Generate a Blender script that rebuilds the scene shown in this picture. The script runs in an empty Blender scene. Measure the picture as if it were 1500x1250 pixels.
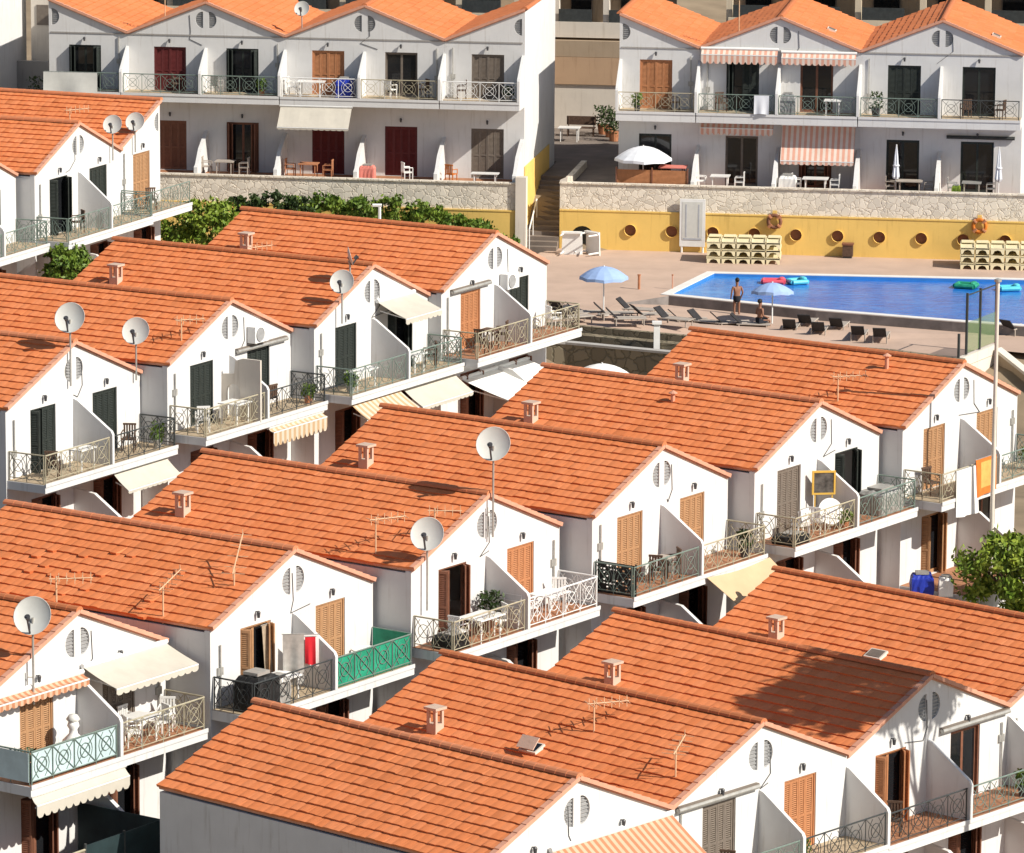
import bpy, bmesh, math, random
from mathutils import Vector, Matrix
from mathutils.geometry import tessellate_polygon
R = math.radians
rnd = random.Random(7)
scene = bpy.context.scene
col = scene.collection

# ------------------------------------------------------------------ camera
F_PX, PITCH, ROLL, CAM_Z = 7220.6, R(11.0737), 0.006357, 36.46
cd = bpy.data.cameras.new('camera'); cam = bpy.data.objects.new('camera', cd); col.objects.link(cam)
cd.sensor_width = 36; cd.lens = 36 * F_PX / 1500; cd.clip_start = 1; cd.clip_end = 4000
right0, up0 = Vector((1, 0, 0)), Vector((0, math.sin(PITCH), math.cos(PITCH)))
fwd = Vector((0, math.cos(PITCH), -math.sin(PITCH)))
rt = right0 * math.cos(ROLL) + up0 * math.sin(ROLL); upv = -right0 * math.sin(ROLL) + up0 * math.cos(ROLL)
M = Matrix((rt, upv, -fwd)).transposed().to_4x4(); M.translation = (0, 0, CAM_Z)
cam.matrix_world = M; scene.camera = cam
def ray(u, v):
    return fwd + rt * ((u - 750) / F_PX) - upv * ((v - 625) / F_PX)
def px(u, v, z):                     # point at height z seen at photo pixel u,v
    w = ray(u, v); return Vector((0, 0, CAM_Z)) + w * ((z - CAM_Z) / w.z)
def pxy(u, v, y):                    # point at distance y seen at photo pixel u,v
    w = ray(u, v); return Vector((0, 0, CAM_Z)) + w * (y / w.y)

# ------------------------------------------------------------------ light
SUN_AZ, SUN_EL = R(-29), R(37.5)
world = bpy.data.worlds.new('World'); scene.world = world; world.use_nodes = True
nt = world.node_tree; bg = nt.nodes['Background']
sky = nt.nodes.new('ShaderNodeTexSky'); sky.sky_type = 'NISHITA'; sky.sun_disc = False
sky.sun_elevation = SUN_EL; sky.sun_rotation = R(90) - SUN_AZ
nt.links.new(sky.outputs[0], bg.inputs[0]); bg.inputs[1].default_value = 0.074
sl = bpy.data.lights.new('sun', 'SUN'); sl.energy = 5.0; sl.angle = R(0.5); sl.color = (1, .94, .84)
so = bpy.data.objects.new('sun', sl); col.objects.link(so)
sdir = Vector((math.cos(SUN_EL) * math.cos(SUN_AZ), math.cos(SUN_EL) * math.sin(SUN_AZ), math.sin(SUN_EL)))
so.rotation_euler = sdir.to_track_quat('Z', 'Y').to_euler(); so.location = (60, 60, 80)
scene.view_settings.view_transform = 'Standard'; scene.view_settings.look = 'None'
scene.view_settings.exposure = 0.3; scene.view_settings.gamma = 1

# ------------------------------------------------------------------ materials
MATS = {}
def nodes(name, rough=.8, spec=.3):
    m = bpy.data.materials.new(name); m.use_nodes = True
    t = m.node_tree; b = t.nodes['Principled BSDF']; b.inputs['Roughness'].default_value = rough
    b.inputs['Specular IOR Level'].default_value = spec
    return m, t, b
def noise(t, scale, detail=4, coord='Object', rough=.6, stretch=None):
    tc = t.nodes.new('ShaderNodeTexCoord'); n = t.nodes.new('ShaderNodeTexNoise')
    n.inputs['Scale'].default_value = scale; n.inputs['Detail'].default_value = detail; n.inputs['Roughness'].default_value = rough
    if stretch:
        mp = t.nodes.new('ShaderNodeMapping'); mp.inputs['Scale'].default_value = stretch
        t.links.new(tc.outputs[coord], mp.inputs[0]); t.links.new(mp.outputs[0], n.inputs[0])
    else: t.links.new(tc.outputs[coord], n.inputs[0])
    return n
def ramp(t, src, stops):
    r = t.nodes.new('ShaderNodeValToRGB'); e = r.color_ramp.elements
    while len(e) < len(stops): e.new(.5)
    for i, (p, c) in enumerate(stops): e[i].position = p; e[i].color = (*c, 1)
    t.links.new(src, r.inputs[0]); return r
def mix(t, a, b, fac, mode='MIX'):
    n = t.nodes.new('ShaderNodeMix'); n.data_type = 'RGBA'; n.blend_type = mode
    for s, v in ((n.inputs[6], a), (n.inputs[7], b), (n.inputs[0], fac)):
        if hasattr(v, 'links') or hasattr(v, 'is_linked'): t.links.new(v, s)
        elif isinstance(v, tuple): s.default_value = (*v, 1)
        else: s.default_value = v
    return n.outputs[2]
def bump(t, b, src, strength, dist=.02):
    n = t.nodes.new('ShaderNodeBump'); n.inputs['Strength'].default_value = strength; n.inputs['Distance'].default_value = dist
    t.links.new(src, n.inputs['Height']); t.links.new(n.outputs[0], b.inputs['Normal'])
def sc(c, k): return tuple(min(1, x * k) for x in c)
def plain(name, c, rough=.7, var=.18, scale=3, spec=.3, bmp=0, metal=0):
    if name in MATS: return MATS[name]
    m, t, b = nodes(name, rough, spec)
    n = noise(t, scale, 5)
    r = ramp(t, n.outputs[0], [(.3, sc(c, 1 - var)), (.7, sc(c, 1 + var))])
    t.links.new(r.outputs[0], b.inputs[0]); b.inputs['Metallic'].default_value = metal
    if bmp: bump(t, b, n.outputs[0], bmp)
    MATS[name] = m; return m
def stucco(name, c):
    m, t, b = nodes(name, .9, .15)
    n1 = noise(t, .9, 6); n2 = noise(t, 2.2, 5, stretch=(3, 3, .25)); n3 = noise(t, 30, 3)
    a = ramp(t, n1.outputs[0], [(.35, sc(c, .93)), (.6, c)])
    s = ramp(t, n2.outputs[0], [(.56, (1, 1, 1)), (.80, (.66, .62, .57))])
    t.links.new(mix(t, a.outputs[0], s.outputs[0], .7, 'MULTIPLY'), b.inputs[0])
    bump(t, b, n3.outputs[0], .25, .01); MATS[name] = m; return m
def tile_mat(name, c1, c2, c3):
    m, t, b = nodes(name, .78, .25)
    uv = t.nodes.new('ShaderNodeUVMap'); uv.uv_map = 'UVMap'
    fl = t.nodes.new('ShaderNodeVectorMath'); fl.operation = 'FLOOR'; t.links.new(uv.outputs[0], fl.inputs[0])
    oi = t.nodes.new('ShaderNodeObjectInfo')
    ad = t.nodes.new('ShaderNodeVectorMath'); ad.operation = 'ADD'; t.links.new(fl.outputs[0], ad.inputs[0]); t.links.new(oi.outputs['Random'], ad.inputs[1])
    wn = t.nodes.new('ShaderNodeTexWhiteNoise'); t.links.new(ad.outputs[0], wn.inputs[0])
    r = ramp(t, wn.outputs[0], [(0, c1), (.45, c2), (.9, c3), (1, sc(c1, .86))])
    n = noise(t, .55, 6, stretch=(1, .6, 1)); n2 = noise(t, 9, 5)
    w = ramp(t, n.outputs[0], [(.36, (.90, .88, .85)), (.56, (1, 1, 1))])
    w2 = ramp(t, n2.outputs[0], [(.3, (.9, .88, .86)), (.62, (1.0, 1.0, 1.0))])
    cmix = mix(t, r.outputs[0], w.outputs[0], .7, 'MULTIPLY')
    t.links.new(mix(t, cmix, w2.outputs[0], .8, 'MULTIPLY'), b.inputs[0])
    bump(t, b, n2.outputs[0], .3, .01); MATS[name] = m; return m
def stripe_mat(name, c1, c2, per, axis='X', duty=.5):
    m, t, b = nodes(name, .85, .15)
    tc = t.nodes.new('ShaderNodeTexCoord'); sp = t.nodes.new('ShaderNodeSeparateXYZ'); t.links.new(tc.outputs['Object'], sp.inputs[0])
    d = t.nodes.new('ShaderNodeMath'); d.operation = 'DIVIDE'; d.inputs[1].default_value = per; t.links.new(sp.outputs[axis], d.inputs[0])
    f = t.nodes.new('ShaderNodeMath'); f.operation = 'FRACT'; t.links.new(d.outputs[0], f.inputs[0])
    r = ramp(t, f.outputs[0], [(0, c1), (duty, c2)]); r.color_ramp.interpolation = 'CONSTANT'
    n = noise(t, 2, 4); w = ramp(t, n.outputs[0], [(.3, (.85, .83, .8)), (.7, (1, 1, 1))])
    t.links.new(mix(t, r.outputs[0], w.outputs[0], .7, 'MULTIPLY'), b.inputs[0])
    MATS[name] = m; return m
def stone_mat(name, c, mortar, scale):
    m, t, b = nodes(name, .9, .15)
    tc = t.nodes.new('ShaderNodeTexCoord')
    v = t.nodes.new('ShaderNodeTexVoronoi'); v.feature = 'DISTANCE_TO_EDGE'; v.inputs['Scale'].default_value = scale
    v2 = t.nodes.new('ShaderNodeTexVoronoi'); v2.inputs['Scale'].default_value = scale
    nz = noise(t, 2.5, 3); vm = t.nodes.new('ShaderNodeVectorMath'); vm.operation = 'ADD'
    t.links.new(tc.outputs['Object'], vm.inputs[0]); 
    ms = t.nodes.new('ShaderNodeVectorMath'); ms.operation = 'SCALE'; ms.inputs['Scale'].default_value = .35; t.links.new(nz.outputs[1], ms.inputs[0]); t.links.new(ms.outputs[0], vm.inputs[1])
    t.links.new(vm.outputs[0], v.inputs[0]); t.links.new(vm.outputs[0], v2.inputs[0])
    sp = t.nodes.new('ShaderNodeSeparateColor'); t.links.new(v2.outputs['Color'], sp.inputs[0])
    r = ramp(t, sp.outputs[0], [(0, sc(c, .80)), (.5, c), (1, sc(c, 1.1))])
    e = ramp(t, v.outputs['Distance'], [(.02, (0, 0, 0)), (.07, (1, 1, 1))])
    t.links.new(mix(t, mortar, r.outputs[0], e.outputs[0]), b.inputs[0])
    bump(t, b, e.outputs[0], .6, .04); MATS[name] = m; return m
def leaf_mat(name, c1, c2):
    m, t, b = nodes(name, .55, .35)
    n = noise(t, 1.7, 3); n2 = noise(t, 14, 2)
    a = ramp(t, n.outputs[0], [(.35, c1), (.65, c2)]); k = ramp(t, n2.outputs[0], [(.3, (.6, .65, .5)), (.7, (1.15, 1.1, 1))])
    t.links.new(mix(t, a.outputs[0], k.outputs[0], 1.0, 'MULTIPLY'), b.inputs[0])
    b.inputs['Transmission Weight'].default_value = 0
    MATS[name] = m; return m

stucco('wall', (.66, .655, .645)); stucco('cream_wall', (.62, .53, .40)); stucco('beige_wall', (.40, .31, .22)); stucco('yellow_wall', (.81, .55, .165))
stucco('chimney_clay', (.56, .42, .33)); stucco('cream_wall_tan', (.50, .34, .22)); stucco('grey_wall', (.36, .34, .32))
tile_mat('tiles', (.68, .212, .074), (.705, .226, .082), (.73, .25, .100))
tile_mat('ridge_clay', (.52, .18, .075), (.58, .20, .085), (.62, .24, .12))
plain('verge', (.60, .30, .20), .8, .12, 4)
plain('tan', (.40, .22, .11), .6, .12, 5); plain('orange_wood', (.44, .19, .085), .6, .12, 5); plain('brown', (.20, .085, .05), .6, .15, 5)
plain('darkgreen', (.028, .034, .030), .45, .2, 5); plain('maroon', (.12, .022, .022), .6, .15, 5); plain('greywood', (.17, .14, .115), .6, .15, 5)
plain('glass', (.012, .013, .015), .08, .2, 1, .6); plain('curtain', (.35, .28, .2), .9, .2, 8)
plain('iron', (.045, .05, .05), .5, .2, 6); plain('green_iron', (.16, .21, .18), .5, .15, 6); plain('beige_iron', (.38, .34, .24), .6, .15, 6); plain('white_paint', (.78, .78, .76), .4, .05, 3)
plain('vent', (.30, .30, .30), .7, .15, 6); plain('lamp', (.06, .06, .065), .4, .2, 5)
plain('terracotta', (.36, .17, .09), .75, .2, 3); plain('floor_tile', (.42, .33, .22), .7, .15, 2.5); plain('concrete', (.42, .40, .37), .9, .12, 1.5, .2, .3)
plain('dish', (.62, .62, .58), .45, .06, 3); plain('galv', (.42, .41, .38), .45, .15, 6, .4, 0, .4); plain('aerial', (.62, .42, .26), .6, .15, 8)
plain('cream_cloth', (.53, .49, .415), .9, .06, 2); plain('white_cloth', (.80, .79, .76), .9, .05, 2); plain('sail', (.56, .41, .25), .9, .08, 1)
plain('dark_tarp', (.015, .03, .033), .7, .3, 1.5); plain('black_plastic', (.015, .015, .015), .5, .3, 4); plain('white_plastic', (.80, .79, .76), .35, .05, 2)
plain('wicker', (.10, .06, .04), .8, .3, 12); plain('red_cloth', (.55, .02, .03), .9, .1, 3); plain('orange_towel', (.62, .17, .03), .95, .12, 4); plain('yellow_towel', (.72, .36, .10), .95, .15, 3)
plain('blue_plastic', (.02, .04, .36), .4, .15, 3); plain('cyan_plastic', (.10, .55, .65), .4, .1, 3); plain('pink_plastic', (.70, .10, .14), .4, .1, 3); plain('parasol_blue', (.32, .45, .72), .8, .08, 2)
plain('parasol_white', (.72, .74, .78), .85, .06, 2); plain('lounger_mesh', (.03, .028, .03), .8, .25, 8); plain('lounger_frame', (.40, .35, .30), .5, .12, 4); plain('resin', (.78, .70, .46), .45, .06, 3)
plain('skin', (.27, .13, .08), .6, .08, 6); plain('hair', (.02, .014, .01), .6, .2, 10); plain('shorts', (.02, .022, .03), .9, .2, 5); plain('orange_ring', (.55, .16, .02), .5, .12, 4)
plain('clay_pot', (.42, .18, .09), .8, .15, 6); plain('soil', (.05, .03, .02), .95, .3, 9); plain('bark', (.12, .08, .055), .95, .3, 8); plain('net', (.02, .05, .045), .7, .2, 5)
plain('green_screen', (.02, .26, .15), .6, .35, 1.6); plain('pane', (.50, .62, .64), .3, .12, 2); plain('dark_room', (.02, .018, .016), .95, .3, 1)
plain('picture', (.10, .09, .08), .6, .6, 5); plain('yellow_paint', (.68, .42, .08), .5, .1, 3); plain('path', (.36, .31, .26), .95, .15, .7, .15, .3); plain('deck', (.50, .365, .285), .85, .10, .55, .2, .15)
plain('alley_shade_stone', (.20, .165, .14), .95, .2, .8); plain('wet_stone', (.33, .29, .27), .55, .25, .6); plain('coping', (.74, .72, .68), .7, .06, 1.5); plain('earth', (.26, .20, .135), .97, .25, .35, .1, .4)  # alley paving is darkened: the passage's shade is put into its colour
stone_mat('stone', (.74, .67, .56), (.66, .58, .47), 3.2); stone_mat('rough_stone', (.24, .20, .14), (.15, .13, .09), 1.8)
stripe_mat('stripe_pink', (.72, .62, .54), (.68, .36, .27), .26); stripe_mat('stripe_cream', (.62, .54, .43), (.52, .36, .21), .30); stripe_mat('stripe_tan', (.62, .40, .28), (.46, .205, .11), .24)
leaf_mat('leaf', (.065, .13, .014), (.18, .26, .035)); leaf_mat('leaf_light', (.10, .18, .018), (.26, .33, .04)); leaf_mat('leaf_dark', (.022, .045, .012), (.05, .085, .02))
def louvre_mat(name, c):
    m, t, b = nodes(name, .6, .25)
    tc = t.nodes.new('ShaderNodeTexCoord'); w = t.nodes.new('ShaderNodeTexWave'); w.bands_direction = 'Z'; w.inputs['Scale'].default_value = 5.5; w.inputs['Distortion'].default_value = 0
    t.links.new(tc.outputs['Object'], w.inputs[0]); n = noise(t, 4, 5)
    r = ramp(t, n.outputs[0], [(.3, sc(c, .85)), (.7, sc(c, 1.12))]); t.links.new(r.outputs[0], b.inputs[0]); bump(t, b, w.outputs[0], .8, .03)
    MATS[name] = m
for k, c in (('tan', (.42, .235, .12)), ('orange_wood', (.46, .20, .09)), ('brown', (.21, .09, .055)), ('darkgreen', (.03, .037, .033)), ('maroon', (.13, .022, .022)), ('greywood', (.19, .155, .125))): louvre_mat(k + '_louvre', c)
def water_mat():
    m, t, b = nodes('water', .16, .14)
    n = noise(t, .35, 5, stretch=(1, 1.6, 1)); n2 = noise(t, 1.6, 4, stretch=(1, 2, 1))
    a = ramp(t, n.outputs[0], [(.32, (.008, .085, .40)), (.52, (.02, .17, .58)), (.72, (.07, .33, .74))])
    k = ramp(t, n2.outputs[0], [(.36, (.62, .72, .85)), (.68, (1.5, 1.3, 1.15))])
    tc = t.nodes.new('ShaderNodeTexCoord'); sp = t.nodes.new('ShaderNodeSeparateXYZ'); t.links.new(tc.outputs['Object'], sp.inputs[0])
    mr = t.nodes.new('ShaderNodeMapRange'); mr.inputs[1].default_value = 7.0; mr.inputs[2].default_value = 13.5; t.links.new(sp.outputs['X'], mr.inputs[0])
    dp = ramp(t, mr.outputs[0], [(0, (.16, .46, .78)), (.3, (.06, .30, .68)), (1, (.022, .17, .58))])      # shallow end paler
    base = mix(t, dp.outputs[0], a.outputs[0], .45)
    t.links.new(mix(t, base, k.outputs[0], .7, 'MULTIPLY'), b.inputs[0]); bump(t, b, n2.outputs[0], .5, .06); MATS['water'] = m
water_mat()

# ------------------------------------------------------------------ mesh helper
class MB:
    def __init__(s): s.v, s.f, s.m, s.uv = [], [], [], {}
    def add(s, vs, fs, mi=0):
        o = len(s.v); s.v += [tuple(v) for v in vs]; s.f += [tuple(o + i for i in f) for f in fs]; s.m += [mi] * len(fs); return s
    def box(s, x0, x1, y0, y1, z0, z1, mi=0):
        return s.add([(x0, y0, z0), (x1, y0, z0), (x1, y1, z0), (x0, y1, z0), (x0, y0, z1), (x1, y0, z1), (x1, y1, z1), (x0, y1, z1)],
                     [(3, 2, 1, 0), (4, 5, 6, 7), (0, 1, 5, 4), (1, 2, 6, 5), (2, 3, 7, 6), (3, 0, 4, 7)], mi)
    def bar(s, p, q, r, n=6, r2=None, mi=0):
        p, q = Vector(p), Vector(q); r2 = r if r2 is None else r2; d = (q - p).normalized()
        a = d.orthogonal().normalized(); b = d.cross(a)
        vs = []
        for c, rr in ((p, r), (q, r2)):
            for i in range(n):
                t = 2 * math.pi * i / n; vs.append(c + (a * math.cos(t) + b * math.sin(t)) * rr)
        return s.add(vs, [(i, (i + 1) % n, n + (i + 1) % n, n + i) for i in range(n)] + [tuple(range(n))[::-1], tuple(range(n, 2 * n))], mi)
    def path(s, pts, r, n=5, mi=0):
        for a, b in zip(pts, pts[1:]): s.bar(a, b, r, n, mi=mi)
        return s
    def plate(s, loops, axis, a0, a1, mi=0):       # flat plate with holes; loops of 2D points
        T = [[Vector((x, y, 0)) for x, y in l] for l in loops]; tri = tessellate_polygon(T)
        flat = [p for l in loops for p in l]; n = len(flat)
        def P(p, a): return (a, p[0], p[1]) if axis == 'x' else (p[0], a, p[1]) if axis == 'y' else (p[0], p[1], a)
        vs = [P(p, a0) for p in flat] + [P(p, a1) for p in flat]
        fs = [tuple(t) for t in tri] + [tuple(i + n for i in t)[::-1] for t in tri]; o = 0
        for l in loops:
            k = len(l); fs += [(o + i, o + (i + 1) % k, n + o + (i + 1) % k, n + o + i) for i in range(k)]; o += k
        return s.add(vs, fs, mi)
    def lathe(s, prof, n=16, c=(0, 0, 0), mi=0):
        vs = [(c[0] + r * math.cos(2 * math.pi * i / n), c[1] + r * math.sin(2 * math.pi * i / n), c[2] + z) for r, z in prof for i in range(n)]
        return s.add(vs, [(j * n + i, j * n + (i + 1) % n, (j + 1) * n + (i + 1) % n, (j + 1) * n + i) for j in range(len(prof) - 1) for i in range(n)], mi)
    def ell(s, c, rx, ry, rz, n=10, mi=0):
        prof = [(max(1e-3, math.sin(math.pi * j / 6)), -math.cos(math.pi * j / 6)) for j in range(7)]
        vs = [(c[0] + rx * r * math.cos(2 * math.pi * i / n), c[1] + ry * r * math.sin(2 * math.pi * i / n), c[2] + rz * z) for r, z in prof for i in range(n)]
        return s.add(vs, [(j * n + i, j * n + (i + 1) % n, (j + 1) * n + (i + 1) % n, (j + 1) * n + i) for j in range(6) for i in range(n)], mi)
    def mesh(s, name, mats, smooth=False, recalc=True):
        me = bpy.data.meshes.new(name); me.from_pydata(s.v, [], s.f)
        for m in mats: me.materials.append(MATS[m])
        me.polygons.foreach_set('material_index', s.m)
        if recalc:
            bm = bmesh.new(); bm.from_mesh(me); bmesh.ops.recalc_face_normals(bm, faces=bm.faces); bm.to_mesh(me); bm.free()
        if smooth: me.polygons.foreach_set('use_smooth', [True] * len(me.polygons))
        me.update(); return me
    def build(s, name, mats, parent=None, loc=(0, 0, 0), rz=0, smooth=False):
        return link(name, s.mesh(name, mats if isinstance(mats, (list, tuple)) else [mats], smooth), parent, loc, rz)
def link(name, me, parent=None, loc=(0, 0, 0), rz=0):
    o = bpy.data.objects.new(name, me); col.objects.link(o); o.location = loc; o.rotation_euler = (0, 0, rz)
    if parent: o.parent = parent
    return o
CACHE = {}
def cached(key, fn):
    if key not in CACHE: CACHE[key] = fn()
    return CACHE[key]
def tag(o, label, cat, group=None, kind=None):
    if label: o['label'] = label
    if cat: o['category'] = cat
    if group: o['group'] = group
    if kind: o['kind'] = kind
    return o
def thing(name, label, cat, loc=(0, 0, 0), rz=0, group=None):
    o = bpy.data.objects.new(name, None); o.empty_display_size = .3; col.objects.link(o); o.location = loc; o.rotation_euler = (0, 0, rz)
    return tag(o, label, cat, group)
def structure(o): o['kind'] = 'structure'; return o

# ------------------------------------------------------------------ houses
W2 = 3.81
ROW = {'N': (48.72, 11.37, 1.579), 'M': (55.19, 10.5, 1.563), 'U': (60.12, 10.74, 1.583), 'T': (67.5, 9.5, 1.574), 'B': (-8.6, 10.0, 1.514), 'C': (-8.1, 10.0, 1.525)}
DIM = {k: dict(dt=-.27, zf=-2.35, st=.27, zg=-5.25, dp=1.5, gt=-3.2) for k in 'NMU'}
DIM['T'] = dict(dt=-.42, zf=-2.72, st=.3, zg=-5.7, dp=1.5, gt=-3.6)
DIM['B'] = dict(dt=-.64, zf=-2.72, st=.36, zg=-6.5, dp=1.5, gt=-4.15)
DIM['C'] = dict(dt=-.62, zf=-2.95, st=.42, zg=-6.55, dp=1.5, gt=-4.15)
APEX = {'B0': (-22.15, 233.48, 9.69), 'B1': (-14.6, 232.34, 9.65), 'B2': (-7.05, 231.2, 9.61), 'B3': (.45, 230.08, 9.63), 'C0': (4.99, 232.54, 9.2), 'C1': (12.53, 231.49, 9.17), 'C2': (20.0, 230.42, 9.14),
 'M0': (-11.84, 131.08, 3.9), 'M1': (-6.19, 136.64, 4.41), 'M2': (-.72, 142.35, 4.85), 'M3': (4.61, 148.3, 5.16), 'M4': (9.78, 154.29, 5.41), 'M5': (14.87, 160.28, 5.61),
 'N1': (1.73, 122.4, 1.64), 'N2': (6.74, 128.24, 1.61), 'N3': (11.74, 134.03, 1.51), 'N4': (16.75, 139.81, 1.49), 'T0': (-21.5, 193.1, 8.04), 'T1': (-17.83, 200.16, 8.1), 'T2': (-14.99, 207.22, 8.16),
 'U0': (-14.28, 157.83, 6.57), 'U1': (-9.54, 163.95, 6.93), 'U2': (-4.92, 170.1, 7.17), 'U3': (-.65, 176.45, 7.34)}
H = {}
for k, o, i in (('B0', 'B2', -2), ('B1', 'B2', -1), ('B3', 'B2', 1), ('C0', 'C1', -1), ('C2', 'C1', 1)):
    a = R(ROW[k[0]][0]); q = APEX[o]; APEX[k] = (q[0] + 7.625 * i * math.cos(a), q[1] + 7.625 * i * math.sin(a), q[2])
def local(hn, x, y, z):                 # house-local point (x right along facade, y back, z above ground floor) -> world
    r = H[hn]; c, s = math.cos(r['yaw']), math.sin(r['yaw']); p = r['loc']
    return Vector((p.x + c * x - s * y, p.y + s * x + c * y, p.z + z))

def roof_mesh(L, h, sides, seed, lifts=0):
    rr = random.Random(seed); mb = MB(); uvs = []; oh = .09
    a = math.atan2(h, W2); S = math.hypot(h, W2); nC = 11; nT = round((L + 2 * oh) / .3); tw = (L + 2 * oh) / nT
    prof = [(0, 0), (.25, .005), (.5, .007), (.75, .004)]
    for sd in sides:
        ca, sa = math.cos(a), math.sin(a)
        def P(d, y, n): return (sd * (ca * d + sa * n), y, -sa * d + ca * n)
        lifted = {(rr.randrange(3, nC), rr.randrange(3, nT - 3)) for _ in range(lifts)}
        for i in range(nC):
            d0, d1 = i * S / nC, (i + 1) * S / nC + .012; o = len(mb.v); k = 0; wob = rr.uniform(-.006, .006)
            for j in range(nT):
                tilt = rr.uniform(-.014, .012); sh = rr.uniform(-.014, .014); lf = .035 if (i, j) in lifted else 0; sl = .1 if lf else 0
                for q, (t, w) in enumerate(prof + [(1, 0)] if j == nT - 1 else prof):
                    y = -oh + (j + t) * tw; e = d1 + sh + wob + sl
                    mb.v += [P(d0 - (.03 if i else 0), y, .012 + w), P(e, y, .056 + w + tilt + lf), P(e - .005, y, -.01)]; uvs.append(j + min(t, .95)); k += 1
            for q in range(k - 1):
                b = o + 3 * q; u = (b // 3)
                mb.f += [(b, b + 3, b + 4, b + 1), (b + 1, b + 4, b + 5, b + 2)]; mb.m += [0, 0]
                ju = int(uvs[len(uvs) - k + q]) + .5; cc = i + .5 + (50 if sd > 0 else 0)
                mb.uv[len(mb.f) - 2] = (ju, cc); mb.uv[len(mb.f) - 1] = (ju, cc)
        # under-board
        mb.add([P(0, -.05, -.012), P(S, -.05, -.012), P(S, L + .05, -.012), P(0, L + .05, -.012), P(0, -.05, -.09), P(S, -.05, -.09), P(S, L + .05, -.09), P(0, L + .05, -.09)],
               [(0, 1, 2, 3), (4, 5, 6, 7), (0, 1, 5, 4), (1, 2, 6, 5), (2, 3, 7, 6)], 1)
    me = mb.mesh('roof', ['tiles', 'verge'], recalc=False)
    ul = me.uv_layers.new(name='UVMap').data
    for p in me.polygons:
        c = mb.uv.get(p.index, (.5, .5))
        for li in p.loop_indices: ul[li].uv = c
    return me
def ridge_mesh(L):
    mb = MB(); n = int((L + .26) / .36); st = (L + .26) / n
    for i in range(n):
        y0, y1 = -.09 + i * st, -.09 + (i + 1) * st + .03; vs = []
        for y, r in ((y0, .132), (y1, .124)):
            for k in range(7):
                t = math.pi * (k / 6) ; vs.append((math.cos(t) * r * 1.15, y, math.sin(t) * r - .02))
        mb.add(vs, [(k, k + 1, k + 8, k + 7) for k in range(6)] + [tuple(range(7))])
    return mb.mesh('ridge_tiles', ['ridge_clay'])
def verge_mesh(h, sides):
    mb = MB(); a = math.atan2(h, W2); S = math.hypot(h, W2)
    for sd in sides:
        def P(d, y, n): return (sd * (math.cos(a) * d + math.sin(a) * n), y, -math.sin(a) * d + math.cos(a) * n)
        n = 11
        for i in range(n):
            d0, d1 = i * S / n, (i + 1) * S / n
            vs = [P(d, y, q) for d, q0, q1 in ((d0, -.045, .06), (d1, -.045, .078)) for y in (-.12, .05) for q in (q0, q1)]
            mb.add(vs, [(0, 1, 3, 2), (4, 5, 7, 6), (0, 1, 5, 4), (2, 3, 7, 6), (1, 3, 7, 5), (0, 2, 6, 4)])
    return mb.mesh('verge_tiles', ['verge'])
def half_oval(sd, z, gap=.14, w=.37, hh=.39, n=12):
    return [(sd * (gap + w * math.cos(t)), z + hh * math.sin(t)) for t in [-math.pi / 2 + math.pi * i / n for i in range(n + 1)]]
def leaf_mesh(mat, w, h):               # one shutter leaf, hinge at x=0
    mb = MB(); f = .06
    mb.box(0, f, -.02, .02, 0, h).box(w - f, w, -.02, .02, 0, h).box(f, w - f, -.02, .02, 0, .1).box(f, w - f, -.02, .02, h - .08, h).box(f, w - f, -.02, .02, h * .45, h * .45 + .07)
    mb.box(f, w - f, -.006, .006, .1, h * .45, 1).box(f, w - f, -.006, .006, h * .45 + .07, h - .08, 1)
    return mb.mesh('shutter_leaf', [mat, mat + '_louvre'])
def door(parent, x, z0, h, style, w=1.4):
    mode, mat = style.split(':') if ':' in style else ('shut', style)
    def frame():
        mb = MB(); t = .05
        mb.box(-w / 2, -w / 2 + t, .03, .17, 0, h).box(w / 2 - t, w / 2, .03, .17, 0, h).box(-w / 2 + t, w / 2 - t, .03, .17, h - t, h)
        return mb.mesh('door', [mat])
    d = link('door', cached(('df', mat, w, round(h, 2)), frame), parent, (x, 0, z0))
    lw = (w - .1) / 4
    lm = cached(('leaf', mat, round(h, 2), w), lambda: leaf_mesh(mat, lw - .006, h - .06))
    def glass():
        mb = MB(); t = .05; hw = w / 2 - .05
        for sg in (-1, 1):
            a, b = (-hw, 0) if sg < 0 else (0.004, hw)
            mb.box(a, a + t, .115, .15, 0, h - .05, 0).box(b - t, b, .115, .15, 0, h - .05, 0).box(a + t, b - t, .115, .15, 0, .12, 0).box(a + t, b - t, .115, .15, h - .12, h - .05, 0)
            mb.box(a + t, b - t, .128, .136, .12, h - .12, 1)
        return mb.mesh('glass_door', [mat, 'glass'])
    if mode == 'shut':
        for i in range(4):
            o = link('shutter_leaf', lm, d, (-w / 2 + .05 + i * lw, .075, .01), R(3.5) * (1 if i % 2 == 0 else -1))
            if i % 2: o.location.y += lw * math.sin(R(3.5))
    else:
        if mode != 'gap': link('glass_door', cached(('gl', mat, w, round(h, 2)), glass), d)
        if mode in ('open', 'gap', 'half'):
            n = 0
            for i, (xx, ang) in enumerate(((-w / 2 + .05, R(-72)), (-w / 2 + .05, R(-50)), (w / 2 - .05, R(180 + 72)), (w / 2 - .05, R(180 + 52)))):
                if mode == 'half' and i > 1: continue
                link('shutter_leaf', lm, d, (xx + (.05 if i == 1 else -.05 if i == 3 else 0), .06, .01), ang)
            if mode == 'half':
                for i in (2, 3): link('shutter_leaf', lm, d, (-w / 2 + .05 + i * lw, .06, .01))
    return d
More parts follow.
